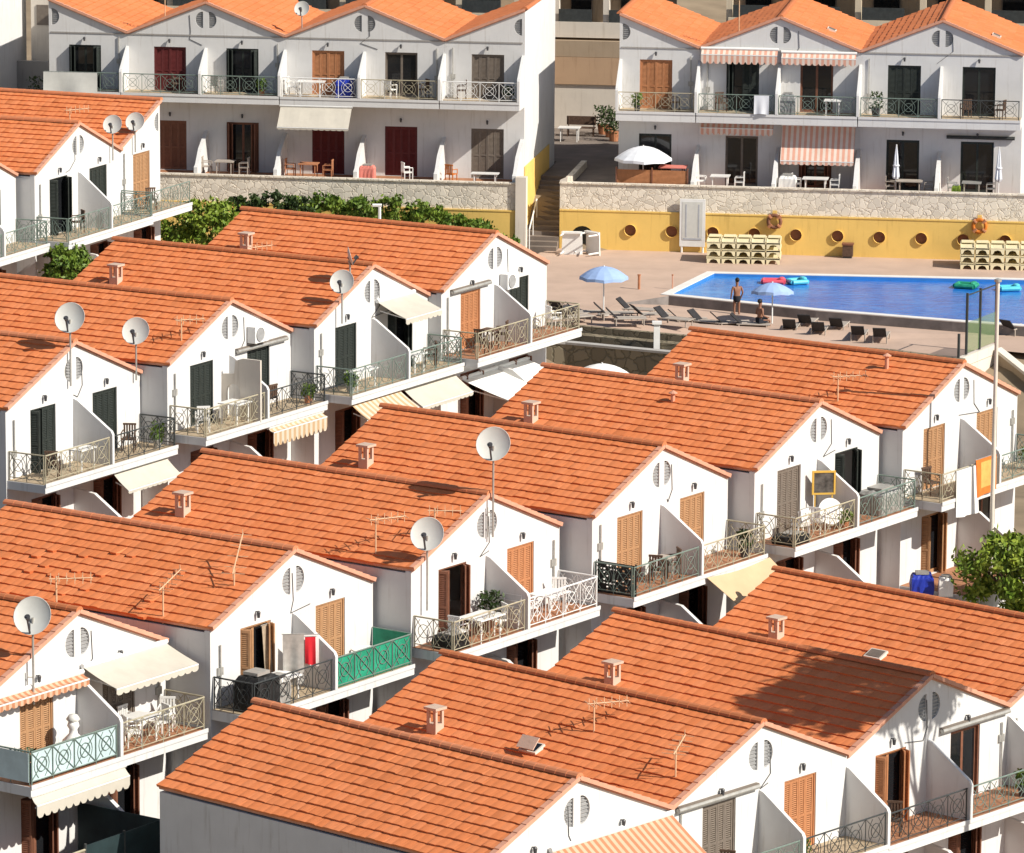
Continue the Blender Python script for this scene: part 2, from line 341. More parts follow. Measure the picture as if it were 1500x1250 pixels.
def railing(parent, x0, x1, y, z, style, ends=False):
    mat = {'g': 'green_iron', 'd': 'iron', 'b': 'beige_iron', 'w': 'white_paint', 'p': 'green_iron', 's': 'green_iron'}[style]
    L = x1 - x0; n = max(2, round(L / .85)); st = L / n
    def mk():
        mb = MB(); hh = .92
        mb.bar((0, 0, hh), (L, 0, hh), .025, 6).bar((0, 0, .1), (L, 0, .1), .016, 5)
        for i in range(n + 1): mb.bar((min(max(i * st, .02), L - .02), 0, 0), (min(max(i * st, .02), L - .02), 0, hh), .022 if i in (0, n) else .016, 5)
        for i in range(n):
            a, b = i * st, (i + 1) * st; c = (a + b) / 2
            mb.bar((a, 0, .1), (b, 0, hh), .012, 4).bar((a, 0, hh), (b, 0, .1), .012, 4)
            pts = [(c + .2 * math.cos(t), 0, .51 + .2 * math.sin(t)) for t in [k * math.pi / 6 for k in range(13)]]; mb.path(pts, .012, 4)
            for s_ in (-1, 1): mb.path([(c + s_ * (.13 + .18 * math.sin(t)), .01, .15 + .7 * t / math.pi) for t in [k * math.pi / 6 for k in range(7)]], .01, 4)
        if style == 'p': mb.box(.03, L - .03, .02, .035, .08, hh - .03, 1)
        if style == 's': mb.box(.03, L - .03, .02, .03, .05, hh, 2)
        return mb.mesh('railing', [mat, 'pane', 'green_screen'])
    return link('railing', cached(('rail', style, round(L, 2)), mk), parent, (x0, y, z))
def side_railing(parent, x, y0, y1, z, style):
    o = railing(parent, 0, y1 - y0, 0, z, style); o.location = (x, y0, z); o.rotation_euler = (0, 0, R(90)); return o

def house(hn, label, up=('tan', 'tan'), low=('open:brown', 'open:brown'), rails=('g', 'g'), floor='floor_tile', left_part=False, side='both', chimney=True, lifts=0, ends=True, lowrails=('', ''), retract=(None, None)):
    row = hn[0]; yw, L, h = ROW[row]; D = DIM[row]; ax, ay, az = APEX[hn]; az += 1.70; zg = D['zg']; E = -zg; yaw = R(yw)
    loc = Vector((ax, ay, az - h + zg)); H[hn] = dict(loc=loc, yaw=yaw, E=E, L=L, h=h, D=D)
    root = thing('house', label, 'house', loc, yaw, 'white terraced houses with orange tiled roofs')
    x0, x1 = {'both': (-W2, W2), 'l': (-W2, 0), 'r': (0, W2)}[side]; bays = [b for b in (-1, 1) if side == 'both' or (b < 0) == (side == 'l')]
    dh = D['dt'] - D['zf']; zf = E + D['zf']; gh = D['gt'] - zg
    dw = 1.4 if row in 'NMU' else 1.55
    def wallmesh():
        mb = MB(); top = .09; k = h / W2
        out = [(x0, -3.2)] + [(x1, -3.2)] + ([(x1, E - top)] if side != 'l' else [(x1, E + h - top)]) + ([(0, E + h - top)] if side == 'both' else []) + ([(x0, E - top)] if side != 'r' else [(x0, E + h - top)])
        holes = []
        for b in bays:
            for z0, hh in ((zf, dh), (.0, gh)):
                xc = b * 1.75; holes.append([(xc - dw / 2, z0), (xc + dw / 2, z0), (xc + dw / 2, z0 + hh), (xc - dw / 2, z0 + hh)])
            holes.append(half_oval(b, E + .68))
        mb.plate([out] + holes, 'y', 0, .2)
        for x in (x0, x1 - .2):
            zt = E - top if abs(x) > 1 else E + h - top
            mb.box(x, x + .2, .2, L, -3.2, zt - (.05 if abs(x) > 1 else .02))
        mb.plate([[(x0 + .2, -3.2), (x1 - .2, -3.2)] + ([(x1 - .2, E - top), (0, E + h - top - .06)] if side == 'both' else [(x1 - .2, E - top)] if side == 'r' else [(x1 - .2, E + h - top - .1)]) + ([(x0 + .2, E - top)] if side != 'r' else [(x0 + .2, E + h - top - .1)])], 'y', L - .2, L - .002)
        mb.box(x0 + .2, x1 - .2, .2, L - .2, zf - .2, zf - .01).box(x0 + .2, x1 - .2, .2, L - .2, -.2, -.01).box(x0 + .2, x1 - .2, 2.6, 2.7, 0, E - .1)
        return mb.mesh('wall', ['wall'])
    link('wall', cached(('wall', row, side, dw), wallmesh), root)
    sides = [s for s in (-1, 1) if side == 'both' or (s < 0) == (side == 'l')]
    rf = link('roof', roof_mesh(L, h, sides, hash_(hn), lifts), root, (0, 0, E + h))
    link('ridge_tiles', cached(('ridge', row), lambda: ridge_mesh(L)), rf, (0, 0, .03))
    link('verge_tiles', cached(('verge', row, side), lambda: verge_mesh(h, sides)), rf)
    if chimney:
        def ch():
            mb = MB(); s = .17; mb.box(-s, s, -s, s, -.2, .2)
            for a in (-1, 1):
                for b in (-1, 1): mb.box(a * s - (.08 if a > 0 else 0), a * s + (.08 if a < 0 else 0), b * s - (.08 if b > 0 else 0), b * s + (.08 if b < 0 else 0), .2, .6)
            mb.box(-.23, .23, -.23, .23, .6, .67)
            return mb.mesh('chimney', ['chimney_clay'])
        link('chimney', cached('chimney', ch), rf, (-3.04 if row in 'NM' else -2.6, 9.05, -h * (3.04 if row in 'NM' else 2.6) / W2 + .04))
    for b, u, lo, rl, lr in zip((-1, 1), up, low, rails, lowrails):
        if b not in bays: continue
        door(root, b * 1.75, zf, dh, u, dw); door(root, b * 1.75, .0, gh, lo, dw)
        def vent():
            mb = MB(); mb.plate([half_oval(b, 0, .15, .355, .375)], 'y', .07, .1)
            for i in range(7):
                zz = -.3 + i * .1; hw = .36 * math.sqrt(max(0, 1 - (zz / .4) ** 2)); mb.box(min(b * .15, b * (.15 + hw)), max(b * .15, b * (.15 + hw)), .035, .069, zz - .015, zz + .02)
            return mb.mesh('vent', ['vent'])
        link('vent', cached(('vent', b), vent), root, (0, 0, E + .68))
        def lampm():
            mb = MB(); mb.bar((0, 0, .1), (0, -.1, .12), .02, 6).bar((0, -.11, .14), (0, -.11, .10), .03, 8, .06).bar((0, -.11, .10), (0, -.11, -.06), .06, 8, .04); return mb.mesh('wall_lamp', ['lamp'])
        lm = cached('lamp', lampm)
        link('wall_lamp', lm, root, (b * 1.75, 0, zf + dh + .26)); link('wall_lamp', lm, root, (b * 1.75, 0, gh + .28))
        a0, a1 = (x0 + .12, -.09) if b < 0 else (.09, x1 - .08)
        if rl: railing(root, a0, a1, -D['dp'] + .06, zf + .02, rl)
        if lr: railing(root, a0, a1, -2.9, .02, lr)
    if ends and rails[0] and side != 'r': side_railing(root, x0 + .12, -D['dp'] + .1, -.03, zf + .02, rails[0])
    if ends and rails[1] and side == 'both' : side_railing(root, x1 - .05, -D['dp'] + .1, -.03, zf + .02, rails[1])
    pr = random.Random(hash_(hn)); px_ = (x1 - .35 if pr.random() < .5 else x0 + .4) if side == 'both' else (x0 + .4 if side == 'l' else x1 - .4)
    dpm = MB().bar((0, -.05, zf + .02), (0, -.05, E - .25 + (.1 if row in 'BC' else 0) - .3 * pr.random()), .028, 6); zc = zf + pr.uniform(.5, 1.4)
    dpm.box(-.12, .12, -.06, -.003, zc, zc + .22).build('downpipe', 'galv', root, (px_, 0, 0))
    xw = pr.uniform(-.9, .9)
    if side == 'both': MB().path([(xw, -.015, E + .9), (xw + .05, -.015, E + .1), (xw + pr.uniform(-.5, .5), -.015, E - .25), (xw + pr.uniform(-1, 1), -.015, zf + dh + .12)], .012, 4).build('cable', 'lamp', root)
    def slab():
        mb = MB(); mb.box(x0 + .03, x1 - .01, -D['dp'], -.002, zf - D['st'], zf).box(x0 + .06, x1 - .04, -D['dp'] + .05, -.004, zf, zf + .012, 1)
        mb.box(x0 + .03, x1 - .01, -D['dp'] - .03, -D['dp'] - .002, zf - .07, zf + .05)
        return mb.mesh('balcony_slab', ['wall', floor])
    link('balcony_slab', cached(('slab', row, side, floor), slab), root)
    def part():
        mb = MB(); t = .06; dp = D['dp'] + .0; z1 = zf + dh + (.0 if row in 'NMUT' else .0); zfr = zf + 1.08
        mb.plate([[(-.001, zf + .013), (-.001, z1), (-.16, z1 - .05), (-dp + .02, zfr + .06), (-dp - .04, zfr - .05), (-dp - .04, zf + .052), (-dp + .05, zf + .013)]], 'x', -t, t); return mb.mesh('balcony_partition', ['wall'])
    pm = cached(('part', row), part)
    def lowpart():
        mb = MB(); t = .07; mb.plate([[(-.001, 0.0), (-.001, 2.0), (-.8, 1.9), (-2.2, .95), (-2.95, .9), (-2.95, 0.0)]], 'x', -t, t); return mb.mesh('terrace_partition', ['wall'])
    lm2 = cached(('lowpart',), lowpart)
    if row in 'BC':
        def lowpart2():
            mb = MB(); t = .09; mb.plate([[(-.001, 0), (-.001, 1.9), (-.5, 1.7), (-1.5, 1.25), (-2.2, .6), (-2.48, .5), (-2.48, 0)]], 'x', -t, t); return mb.mesh('terrace_partition', ['wall'])
        lm2 = cached('lowpart2', lowpart2)
    if row in 'BC': link('string_course', cached(('sc', row, side), lambda: MB().box(x0 + .1, x1 - .1, -.035, -.002, E - .09, E - .03).mesh('string_course', ['grey_wall'])), root)
    xs = [0.] if side == 'both' else []
    if left_part and side != 'r': xs.append(-W2 + .0)
    for x in xs: link('balcony_partition', pm, root, (x, 0, 0)); link('terrace_partition', lm2, root, (x, 0, 0))
    if side == 'r' and row == 'C': link('balcony_partition', pm, root, (.07, 0, 0))
    if side == 'l' and row == 'B': link('balcony_partition', pm, root, (-.07, 0, 0)); link('terrace_partition', lm2, root, (-.1, 0, 0))
    def terr():
        mb = MB(); dpt = 3. if row in 'NMUT' else 2.5; mb.box(x0 + .02, x1 - .012, -dpt, -.003, -.7, -.03).box(x0 + .05, x1 - .04, -dpt + .03, -.006, -.03, -.015, 1); return mb.mesh('terrace', ['wall', 'terracotta'])
    link('terrace', cached(('terr', row, side), terr), root)
    return root
def hash_(s): return sum(ord(c) * (i + 3) * 131 for i, c in enumerate(s))
stucco('cream_wall_light', (.68, .62, .54))

house('N1', 'end house of the nearest row, pinkish striped awning below its gable', ('tan', 'tan'), rails=('g', 'g'), left_part=False, ends=False, chimney=False)
house('N2', 'nearest-row house between the striped-awning end house and the tree-shaded roof', ('greywood', 'orange_wood'), rails=('g', 'd'), left_part=True, ends=False)
house('N3', 'house with a tree shadow spread over its tiled roof and gable', ('open:orange_wood', 'glass:brown'), rails=('d', 'g'), left_part=True, floor='terracotta', ends=False)
house('N4', 'house at the right edge of the nearest row, only its long roof in view', ('tan', 'tan'), rails=('g', 'g'), left_part=True, ends=False)
house('M0', 'house at the left edge with two open cream awnings and a pale glazed balcony rail', ('tan', 'greywood'), rails=('p', 'b'), floor='terracotta')
house('M1', 'house with scattered lifted roof tiles and a green screened balcony', ('open:tan', 'tan'), rails=('d', 's'), lifts=26)
house('M2', 'house with white plastic tables crowded on both balconies and a dish above its gable', ('gap:brown', 'orange_wood'), rails=('b', 'w'), floor='terracotta')
house('M3', 'house with two tan shuttered doors, a black screen and a beige sail below', ('tan', 'tan'), rails=('g', 'b'), floor='terracotta')
house('M4', 'house with a yellow framed picture and round white table on its balcony', ('greywood', 'gap:darkgreen'), rails=('b', 'g'), floor='terracotta')
house('M5', 'house at the pool end of the middle row with towels over its balcony', ('tan', 'tan'), ('open:tan', 'glass:brown'), rails=('b', 'g'), lowrails=('b', 'b'))
house('U0', 'house at the left edge with dark doors and a large dish at its gable top', ('half:darkgreen', 'darkgreen'), rails=('b', 'd'), floor='floor_tile')
house('U1', 'house with an air conditioner beside its gable vents and a cream striped awning below', ('darkgreen', 'darkgreen'), rails=('b', 'd'))
house('U2', 'house with a short cream awning over its right balcony door', ('darkgreen', 'open:darkgreen'), rails=('g', 'g'))
house('U3', 'end house beside the pool deck with an orange-brown left door', ('orange_wood', 'darkgreen'), rails=('b', 'b'), floor='terracotta')
house('T0', 'house cut off by the left edge beside the two-dish roof', ('darkgreen', 'darkgreen'), rails=('g', 'g'))
house('T1', 'house with a tall dark door and green railings in the upper left row', ('open:darkgreen', 'darkgreen'), rails=('g', 'g'))
house('T2', 'half-gabled end house behind the two dishes in the upper left', ('tan', 'tan'), rails=('g', 'g'), side='l')
house('B0', 'half-gabled house with cloths over its balcony at the left of the back row', ('open:maroon', 'open:darkgreen'), ('brown', 'brown'), rails=('g', 'g'), left_part=False, side='r', chimney=False, ends=False)
house('B1', 'back-row house with a dark red shutter and a dark open balcony door', ('maroon', 'open:darkgreen'), ('brown', 'open:brown'), rails=('g', 'g'), left_part=True, chimney=False, ends=False)
house('B2', 'back-row house with a beige awning over its terrace', ('orange_wood', 'glass:greywood'), ('maroon', 'maroon'), rails=('w', 'b'), left_part=True, chimney=False, ends=False)
house('B3', 'half-gabled back-row end house beside the shaded stair alley', ('greywood', 'tan'), ('greywood', 'tan'), rails=('w', 'w'), left_part=True, side='l', chimney=False, ends=False)
house('C0', 'half-gabled back-row house with an orange shutter above a white parasol terrace', ('tan', 'orange_wood'), ('tan', 'glass:darkgreen'), rails=('b', 'b'), side='r', chimney=False, ends=False)
house('C1', 'back-row house with pink striped awnings on both floors', ('half:darkgreen', 'glass:brown'), ('glass:greywood', 'open:brown'), rails=('g', 'g'), left_part=True, chimney=False, ends=False)
house('C2', 'back-row house with two folded white parasols on its terrace', ('darkgreen', 'glass:darkgreen'), ('glass:darkgreen', 'glass:darkgreen'), rails=('g', 'd'), left_part=True, chimney=False, ends=False)

# ------------------------------------------------------------------ ground
def ground_height(x, y):
    num = den = 0.
    for (cx, cy, cz) in CTRL:
        d = (x - cx) ** 2 + (y - cy) ** 2 + .5; w = 1 / d ** 2; num += w * cz; den += w
    return num / den
CTRL = []
for hn, r in H.items():
    for x in (-2.5, 2.5):
        for y in (-2.5, 3, 7.5): p = local(hn, x, y, -.75); CTRL.append((p.x, p.y, p.z if hn[0] not in 'BC' or y > 0 else -.4))
for x in range(0, 34, 5):
    for y in range(210, 228, 5): CTRL.append((x, y - (x * .5 if y < 210 else 0), -.5))
for x, y, z in ((3, 199, -3.6), (6, 197, -3.6), (10, 194, -3.2), (15, 190, -3), (4, 203, -3.2), (9, 200, -3), (16, 197, -3), (22, 195, -3), (-60, 60, -8), (40, 60, -9), (0, 80, -6), (60, 120, -5), (60, 200, -1), (-60, 140, -2), (-60, 230, 4), (60, 260, 5), (0, 300, 7), (-60, 320, 9), (60, 330, 9)): CTRL.append((x, y, z))
def ground():
    xs = [-2500, -700, -200, -90] + [-60 + 2 * i for i in range(61)] + [90, 200, 700, 2500]
    ys = [-600, -100, 0, 60] + [90 + 2 * i for i in range(96)] + [320, 500, 1200, 3000]
    vs = [(x, y, ground_height(max(-90, min(90, x)), max(60, min(330, y)))) for y in ys for x in xs]; n = len(xs)
    me = bpy.data.meshes.new('ground'); me.from_pydata(vs, [], [(j * n + i, j * n + i + 1, (j + 1) * n + i + 1, (j + 1) * n + i) for j in range(len(ys) - 1) for i in range(n - 1)])
    me.materials.append(MATS['earth']); me.polygons.foreach_set('use_smooth', [True] * len(me.polygons)); structure(link('ground', me))
ground()

# ------------------------------------------------------------------ pool deck, pool, steps, walls
def slab_poly(name, loops, z0, z1, mat): return MB().plate(loops, 'z', z0, z1).build(name, mat)
def xy(p): return (p.x, p.y)
def wl(hn, x, y): return xy(local(hn, x, y, 0))
POOL = [xy(px(u, v, 0)) for u, v in ((1046, 401), (985, 431), (1200, 453), (1400, 469), (1500, 476))]
far_dir = Vector(xy(px(1420, 409, 0))) - Vector(POOL[0]); near_dir = Vector(POOL[4]) - Vector(POOL[3])
POOL = POOL + [tuple(Vector(POOL[4]) + near_dir * 1.5), tuple(Vector(POOL[0]) + far_dir * 1.75)]
def offset_poly(P, d):
    n = len(P); c = Vector((sum(p[0] for p in P) / n, sum(p[1] for p in P) / n)); out = []
    ar = sum(P[i][0] * P[(i + 1) % n][1] - P[(i + 1) % n][0] * P[i][1] for i in range(n)); sg = 1 if ar > 0 else -1
    for i in range(n):
        a, b, e = Vector(P[i - 1]), Vector(P[i]), Vector(P[(i + 1) % n]); u, w = (b - a).normalized(), (e - b).normalized()
        n1, n2 = Vector((u.y, -u.x)) * sg, Vector((w.y, -w.x)) * sg; m = (n1 + n2).normalized(); out.append(tuple(b + m * d / max(.35, m.dot(n1))))
    return out
FRONT = [xy(px(u, v, 0)) for u, v in ((700, 470), (838, 474), (1010, 490), (1300, 510), (1410, 524), (1470, 500))]
nearP = [Vector(POOL[i]) for i in (1, 2, 3, 4, 5)]; EDGE = [Vector(xy(px(905, 445, 0)))] + [p + Vector((-.35, -.94)) * .5 for p in nearP]
LOW = -.42
deck_outer = FRONT[:2] + [tuple(e) for e in EDGE] + [(44, 224), wl('C1', 22, -2.45), wl('C1', -10.0, -2.45), wl('B3', .3, -2.45), wl('B3', -14, -2.45), (-14, 222)]
structure(slab_poly('pool_deck', [deck_outer, offset_poly(POOL, .45)], -.5, 0, 'deck'))
lowp = [(*FRONT[1], -.004), (*EDGE[0], -.004)] + [(e.x, e.y + .01, LOW) for e in EDGE[1:]] + [(44, 196, LOW), (30, 201, LOW)] + [(*f, LOW) for f in FRONT[:1:-1]]
tri = tessellate_polygon([[Vector((x, y, 0)) for x, y, z in lowp]]); plain('riser_shade_tone', (.20, .18, .17), .9, .3, 1.2)
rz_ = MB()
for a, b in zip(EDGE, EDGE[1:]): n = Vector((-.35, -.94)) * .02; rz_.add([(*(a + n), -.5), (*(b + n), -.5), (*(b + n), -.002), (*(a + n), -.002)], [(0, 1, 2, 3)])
structure(rz_.build('deck_riser_shade', 'riser_shade_tone'))  # thin dark sheet on the deck step, its shade painted as colour
structure(MB().add(lowp, [tuple(t) for t in tri]).build('lower_deck', 'deck'))
structure(slab_poly('pool_coping', [offset_poly(POOL, .44), POOL], -.5, .03, 'coping'))
PB = offset_poly(POOL, -.006)
mbp = MB(); n_ = len(PB); mbp.add([(x, y, -1.6) for x, y in PB] + [(x, y, -.0) for x, y in PB], [(i, (i + 1) % n_, n_ + (i + 1) % n_, n_ + i) for i in range(n_)] + [tuple(range(n_))]); 
plain('pool_tile', (.05, .22, .55), .3, .1, 2); structure(mbp.build('pool_basin', 'pool_tile'))
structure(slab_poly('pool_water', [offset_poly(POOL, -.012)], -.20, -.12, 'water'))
def strip_wall(name, label, cat, pts, z0, z1, t, mat, cap=None, group=None):
    r = thing(name, label, cat, (pts[0][0], pts[0][1], 0), 0, group); o = Vector(pts[0]); mb = MB(); mc = MB()
    for i, (a, b) in enumerate(zip(pts, pts[1:])):
        a, b = Vector(a) - o, Vector(b) - o; d = (b - a).normalized(); n = Vector((-d.y, d.x)) * t; e = d * .0
        mb.add([(*(a - e), z0), (*(b + e), z0), (*(b + e + n), z0), (*(a - e + n), z0), (*(a - e), z1), (*(b + e), z1), (*(b + e + n), z1), (*(a - e + n), z1)], [(0, 1, 2, 3), (4, 5, 6, 7), (0, 1, 5, 4), (1, 2, 6, 5), (2, 3, 7, 6), (3, 0, 4, 7)])
        if cap:
            n2 = n * 1.25; q = -n * .15; mc.add([(*(a + q), z1 + .002), (*(b + q), z1 + .002), (*(b + n2), z1 + .002), (*(a + n2), z1 + .002), (*(a + q), z1 + .1), (*(b + q), z1 + .1), (*(b + n2), z1 + .1), (*(a + n2), z1 + .1)], [(0, 1, 2, 3), (4, 5, 6, 7), (0, 1, 5, 4), (1, 2, 6, 5), (2, 3, 7, 6), (3, 0, 4, 7)])
    mb.build('wall_body', mat, r)
    if cap: mc.build('wall_cap', cap, r)
    return r
def poolwall(hn, name, label, x0, x1, zst, zmid, zdk, holes, arch=None, post=None):
    r = H[hn]; t = thing(name, label, 'retaining wall', r['loc'], r['yaw'])
    y0 = -2.5 - .26; hl = [[(x + .28 * math.cos(k * math.pi / 8), z + .28 * math.sin(k * math.pi / 8)) for k in range(16)] for x, z in holes]
    out = [(x0, zdk), (x1, zdk), (x1, zmid), (x0, zmid)]
    if arch:
        ax, aw, ah = arch; out = [(x0, zdk), (ax - aw, zdk), (ax - aw, zdk + ah)] + [(ax - aw * math.cos(k * math.pi / 10), zdk + ah + aw * math.sin(k * math.pi / 10)) for k in range(1, 10)] + [(ax + aw, zdk + ah), (ax + aw, zdk)] + out[1:]
    MB().plate([out] + hl, 'y', y0, -2.505).build('yellow_plinth', 'yellow_wall', t)
    MB().box(x0, x1, y0 + .05, -2.503, zmid + .002, zst).build('stone_facing', 'stone', t)
    MB().box(x0 - .02, x1 + .02, y0 - .02, -2.47, zst + .002, zst + .07).build('coping', 'stone', t)
    MB().box(x0, x1, y0 - .03, y0 + .05 - .003, zmid - .04, zmid + .03).build('ledge', 'yellow_wall', t)
    for x, z in holes:
        c = MB().lathe([(.282, -.02), (.278, .1), (.284, .1)], 16).build('porthole_rim', 'yellow_wall', t, (x, y0, z)); c.rotation_euler = (R(90), 0, 0)
        b = MB().lathe([(.001, 0), (.31, 0), (.31, .015), (.001, .015)], 16).build('porthole', 'brown', t, (x, -2.62, z)); b.rotation_euler = (R(90), 0, 0)
    if arch: MB().box(arch[0] - arch[1] - .02, arch[0] + arch[1] + .02, -2.56, -2.53, zdk, zdk + arch[2] + arch[1] + .02).build('arched_door', 'darkgreen', t)
    if post: MB().box(x1 + .003, x1 + .5, y0 - .1, y0 + .4, zdk, zst + .35).build('end_post', 'cream_wall_light', t)
    return t
poolwall('C1', 'porthole_wall', 'yellow wall with a row of round portholes and stone facing behind the pool', -10.06, 20, .30, -.95, -2.85, [(-6.69 + 1.955 * k, -1.83) for k in range(13)], (-8.97, .54, .62))
poolwall('B2', 'stone_wall', 'stone and yellow wall below the left back terraces, behind the hedge', -19, 7.65, .15, -1.1, -3.4, [], None, True)
MB().box(.012, .05, -.01, 8, -2.3, .6).build('plinth', 'yellow_wall', bpy.data.objects['house.020'] if False else [o for o in col.objects if o.get('label', '').startswith('half-gabled back-row end house beside')][0])
# alley steps between the two back buildings
al = H['B3']; AZ = al['loc'].z
mbs = MB(); ns = 15; SY = -.5
for i in range(ns):
    zz = -AZ + (i + 1) * 2.75 / ns; mbs.box(.07, 1.62, SY + i * .40, SY + (i + 1) * .40 - .002, -AZ - .5, zz)
structure(mbs.build('alley_steps', 'alley_shade_stone', None, al['loc'], al['yaw']))
structure(MB().box(.1, 5.6, SY + ns * .4, 10.2, -AZ - .4, -AZ + 2.75).box(-4, 5.6, 10.202, 24, -AZ - .4, -AZ + 2.75).build('alley_path', 'alley_shade_stone', None, al['loc'], al['yaw']))
c1 = H['C1']; structure(MB().box(-9.78, -7.66, -2.5, 5.6, -3.2, -.03).build('side_terrace', 'alley_shade_stone', None, c1['loc'], c1['yaw']))
t = thing('side_wall', 'stone faced wall beside the steps of the shaded alley', 'wall', c1['loc'], c1['yaw']); MB().box(-10.06, -9.79, -2.49, 5.2, -3.2, .30).build('wall_body', 'stone', t); MB().add([(-10.06, -2.74, .372), (-9.7, -2.74, .372), (-9.7, -2.74, .62), (-10.06, -2.74, .45), (-10.06, -2.5, .372), (-9.7, -2.5, .372), (-9.7, -2.5, .62), (-10.06, -2.5, .45)], [(0, 1, 2, 3), (4, 5, 6, 7), (0, 1, 5, 4), (1, 2, 6, 5), (2, 3, 7, 6), (3, 0, 4, 7)]).build('end_cap', 'cream_wall_light', t)
t = thing('stair_rail', 'white handrail beside the steps of the shaded alley', 'handrail', local('B3', .35, -.55, -AZ), al['yaw'])
MB().path([(0, 0, 0), (0, 0, 1.0), (0, 2.4, 2.1)], .035).bar((0, 2.4, 1.1), (0, 2.4, 2.1), .03).build('rail', 'white_paint', t); MB().bar((0, 1.2, .5), (0, 1.2, 1.55), .025).build('post', 'white_paint', t)

# front terraces below the pool deck
f1 = [FRONT[0], FRONT[1], FRONT[2], FRONT[3], FRONT[4]]
strip_wall('terrace_wall', 'grey stone wall carrying the front edge of the pool deck', 'retaining wall', [tuple(Vector(p) + Vector((-.05, -.32))) for p in f1], -4, -.02, .28, 'rough_stone')
f2 = [tuple(Vector(p) + Vector((-.3, -2.6))) for p in f1[:4]]
strip_wall('garden_wall', 'lower mossy stone wall in front of the pool deck wall', 'retaining wall', f2, -5, -.45, .3, 'rough_stone', 'concrete')
def step_band():
    mb = MB()
    for i in range(3):
        a = [tuple(Vector(p) + Vector((-.08 - .07 * i, -.34 - .62 * i))) for p in f1[1:3]]; b = [tuple(Vector(p) + Vector((-.08 - .07 * (i + 1), -.34 - .62 * (i + 1)))) for p in f1[1:3]]
        z = -.3 - .3 * i; mb.plate([[a[0], a[1], b[1], b[0]]], 'z', -2.5, z)
    return mb.build('wide_steps', 'rough_stone')
structure(step_band())
pw = px(962, 500, -.2); t = thing('gate_post', 'white gate post on the stone terrace below the loungers', 'post', pw)
MB().box(-.13, .13, -.13, .13, -1.6, .75).build('post', 'white_paint', t); MB().box(-.2, .2, -.2, .2, .752, .85).build('post_cap', 'white_paint', t)
# right hand fence, ramp walls
fa, fb = px(1404, 524, 0), px(1459, 502, 0)
t = thing('pool_fence', 'green mesh fence with dark posts at the right corner of the deck', 'fence', fa); d = fb - fa; d.z = 0
for k in (0, .2, .55, .98): MB().bar(d * k, d * k + Vector((0, 0, 2.6 if k > .1 else 1.0)), .06).build('post', 'iron', t)
m, tt, b = nodes('fence_mesh', .8); b.inputs['Base Color'].default_value = (.16, .24, .11, 1); b.inputs['Alpha'].default_value = .55; MATS['fence_mesh'] = m
MB().add([d * .2 + Vector((0, 0, .05)), d * .98 + Vector((0, 0, .05)), d * .98 + Vector((0, 0, 1.35)), d * .2 + Vector((0, 0, 1.35))], [(0, 1, 2, 3)]).build('mesh_panel', 'fence_mesh', t)
MB().bar(d * .2 + Vector((0, 0, 2.5)), d * .98 + Vector((0, 0, 2.5)), .03).build('top_rail', 'iron', t)
strip_wall('ramp_wall', 'cream wall wedge behind the roof of the towel house', 'wall', [xy(px(1404, 526, 0)), xy(px(1461, 503, 0))], -4.5, -.03, .25, 'cream_wall_light')
q0, q1 = px(1461, 512, -.2), px(1540, 575, -1.4)
t = thing('stair_wall', 'brown sloping wall with pale coping at the right edge above the towel house', 'wall', (q0.x, q0.y, 0)); dq = q1 - q0
MB().add([(0, 0, -6), (dq.x, dq.y, -6), (dq.x, dq.y, -1.5), (0, 0, -.3), (.1, .3, -6), (dq.x + .1, dq.y + .3, -6), (dq.x + .1, dq.y + .3, -1.5), (.1, .3, -.3)], [(0, 1, 2, 3), (4, 5, 6, 7), (3, 2, 6, 7), (0, 3, 7, 4), (1, 2, 6, 5)]).build('wall_body', 'beige_wall', t)
MB().add([(-.1, -.1, -.296), (dq.x - .1, dq.y - .1, -1.496), (dq.x + .2, dq.y + .35, -1.496), (.2, .35, -.296), (-.1, -.1, -.16), (dq.x - .1, dq.y - .1, -1.36), (dq.x + .2, dq.y + .35, -1.36), (.2, .35, -.16)], [(0, 1, 2, 3), (4, 5, 6, 7), (0, 1, 5, 4), (1, 2, 6, 5), (2, 3, 7, 6), (3, 0, 4, 7)]).build('wall_coping', 'cream_wall_light', t)

# ------------------------------------------------------------------ buildings behind
def block(name, label, hn, x0, x1, y, z0, z1, bays, mat, slabm='cream_wall_light', depth=9, tan=False):
    r = H[hn]; t = thing(name, label, 'building', local(hn, x0, y, 0), r['yaw']); W = x1 - x0; bw = W / bays; zz = z0; k = 0
    MB().box(0, W, 2.2, depth, z0 - 3, z1).build('wall', mat, t)
    while zz < z1:
        MB().box(-.05, W + .05, 0, 2.196, zz - .35, zz).build('balcony_slab', slabm, t); MB().box(-.03, W + .03, -.12, -.003, zz - .5, zz + .3).build('balcony_front', slabm, t)
        for i in range(bays):
            w = MB().box(bw * i + bw * .18, bw * i + bw * .62, 2.1, 2.196, zz + .1, zz + 2.3).build('window', 'greywood', t); MB().box(bw * i + bw * .2, bw * i + bw * .6, 2.07, 2.097, zz + .15, zz + 2.2).build('pane', 'glass', w)
            MB().box(bw * i + .06 * bw, bw * i + .72 * bw, -.06, -.02, zz + .302, zz + .95).build('balustrade', 'iron', t)
        for i in range(bays + 1): MB().box(bw * i - .16, bw * i + .16, .1, .5, zz, zz + 2.65).build('pillar', slabm, t)
        zz += 3.0; k += 1
    MB().box(-.1, W + .1, -.2, depth + .1, zz - .35, zz).build('roof', slabm, t)
    return t
H['A0'] = None
ROW['A'] = ROW['B'][:1] + (11., 1.514); DIM['A'] = DIM['B']; pA = local('B0', -3.9, 0, 0); APEX['A0'] = (pA.x, pA.y, 9.75)
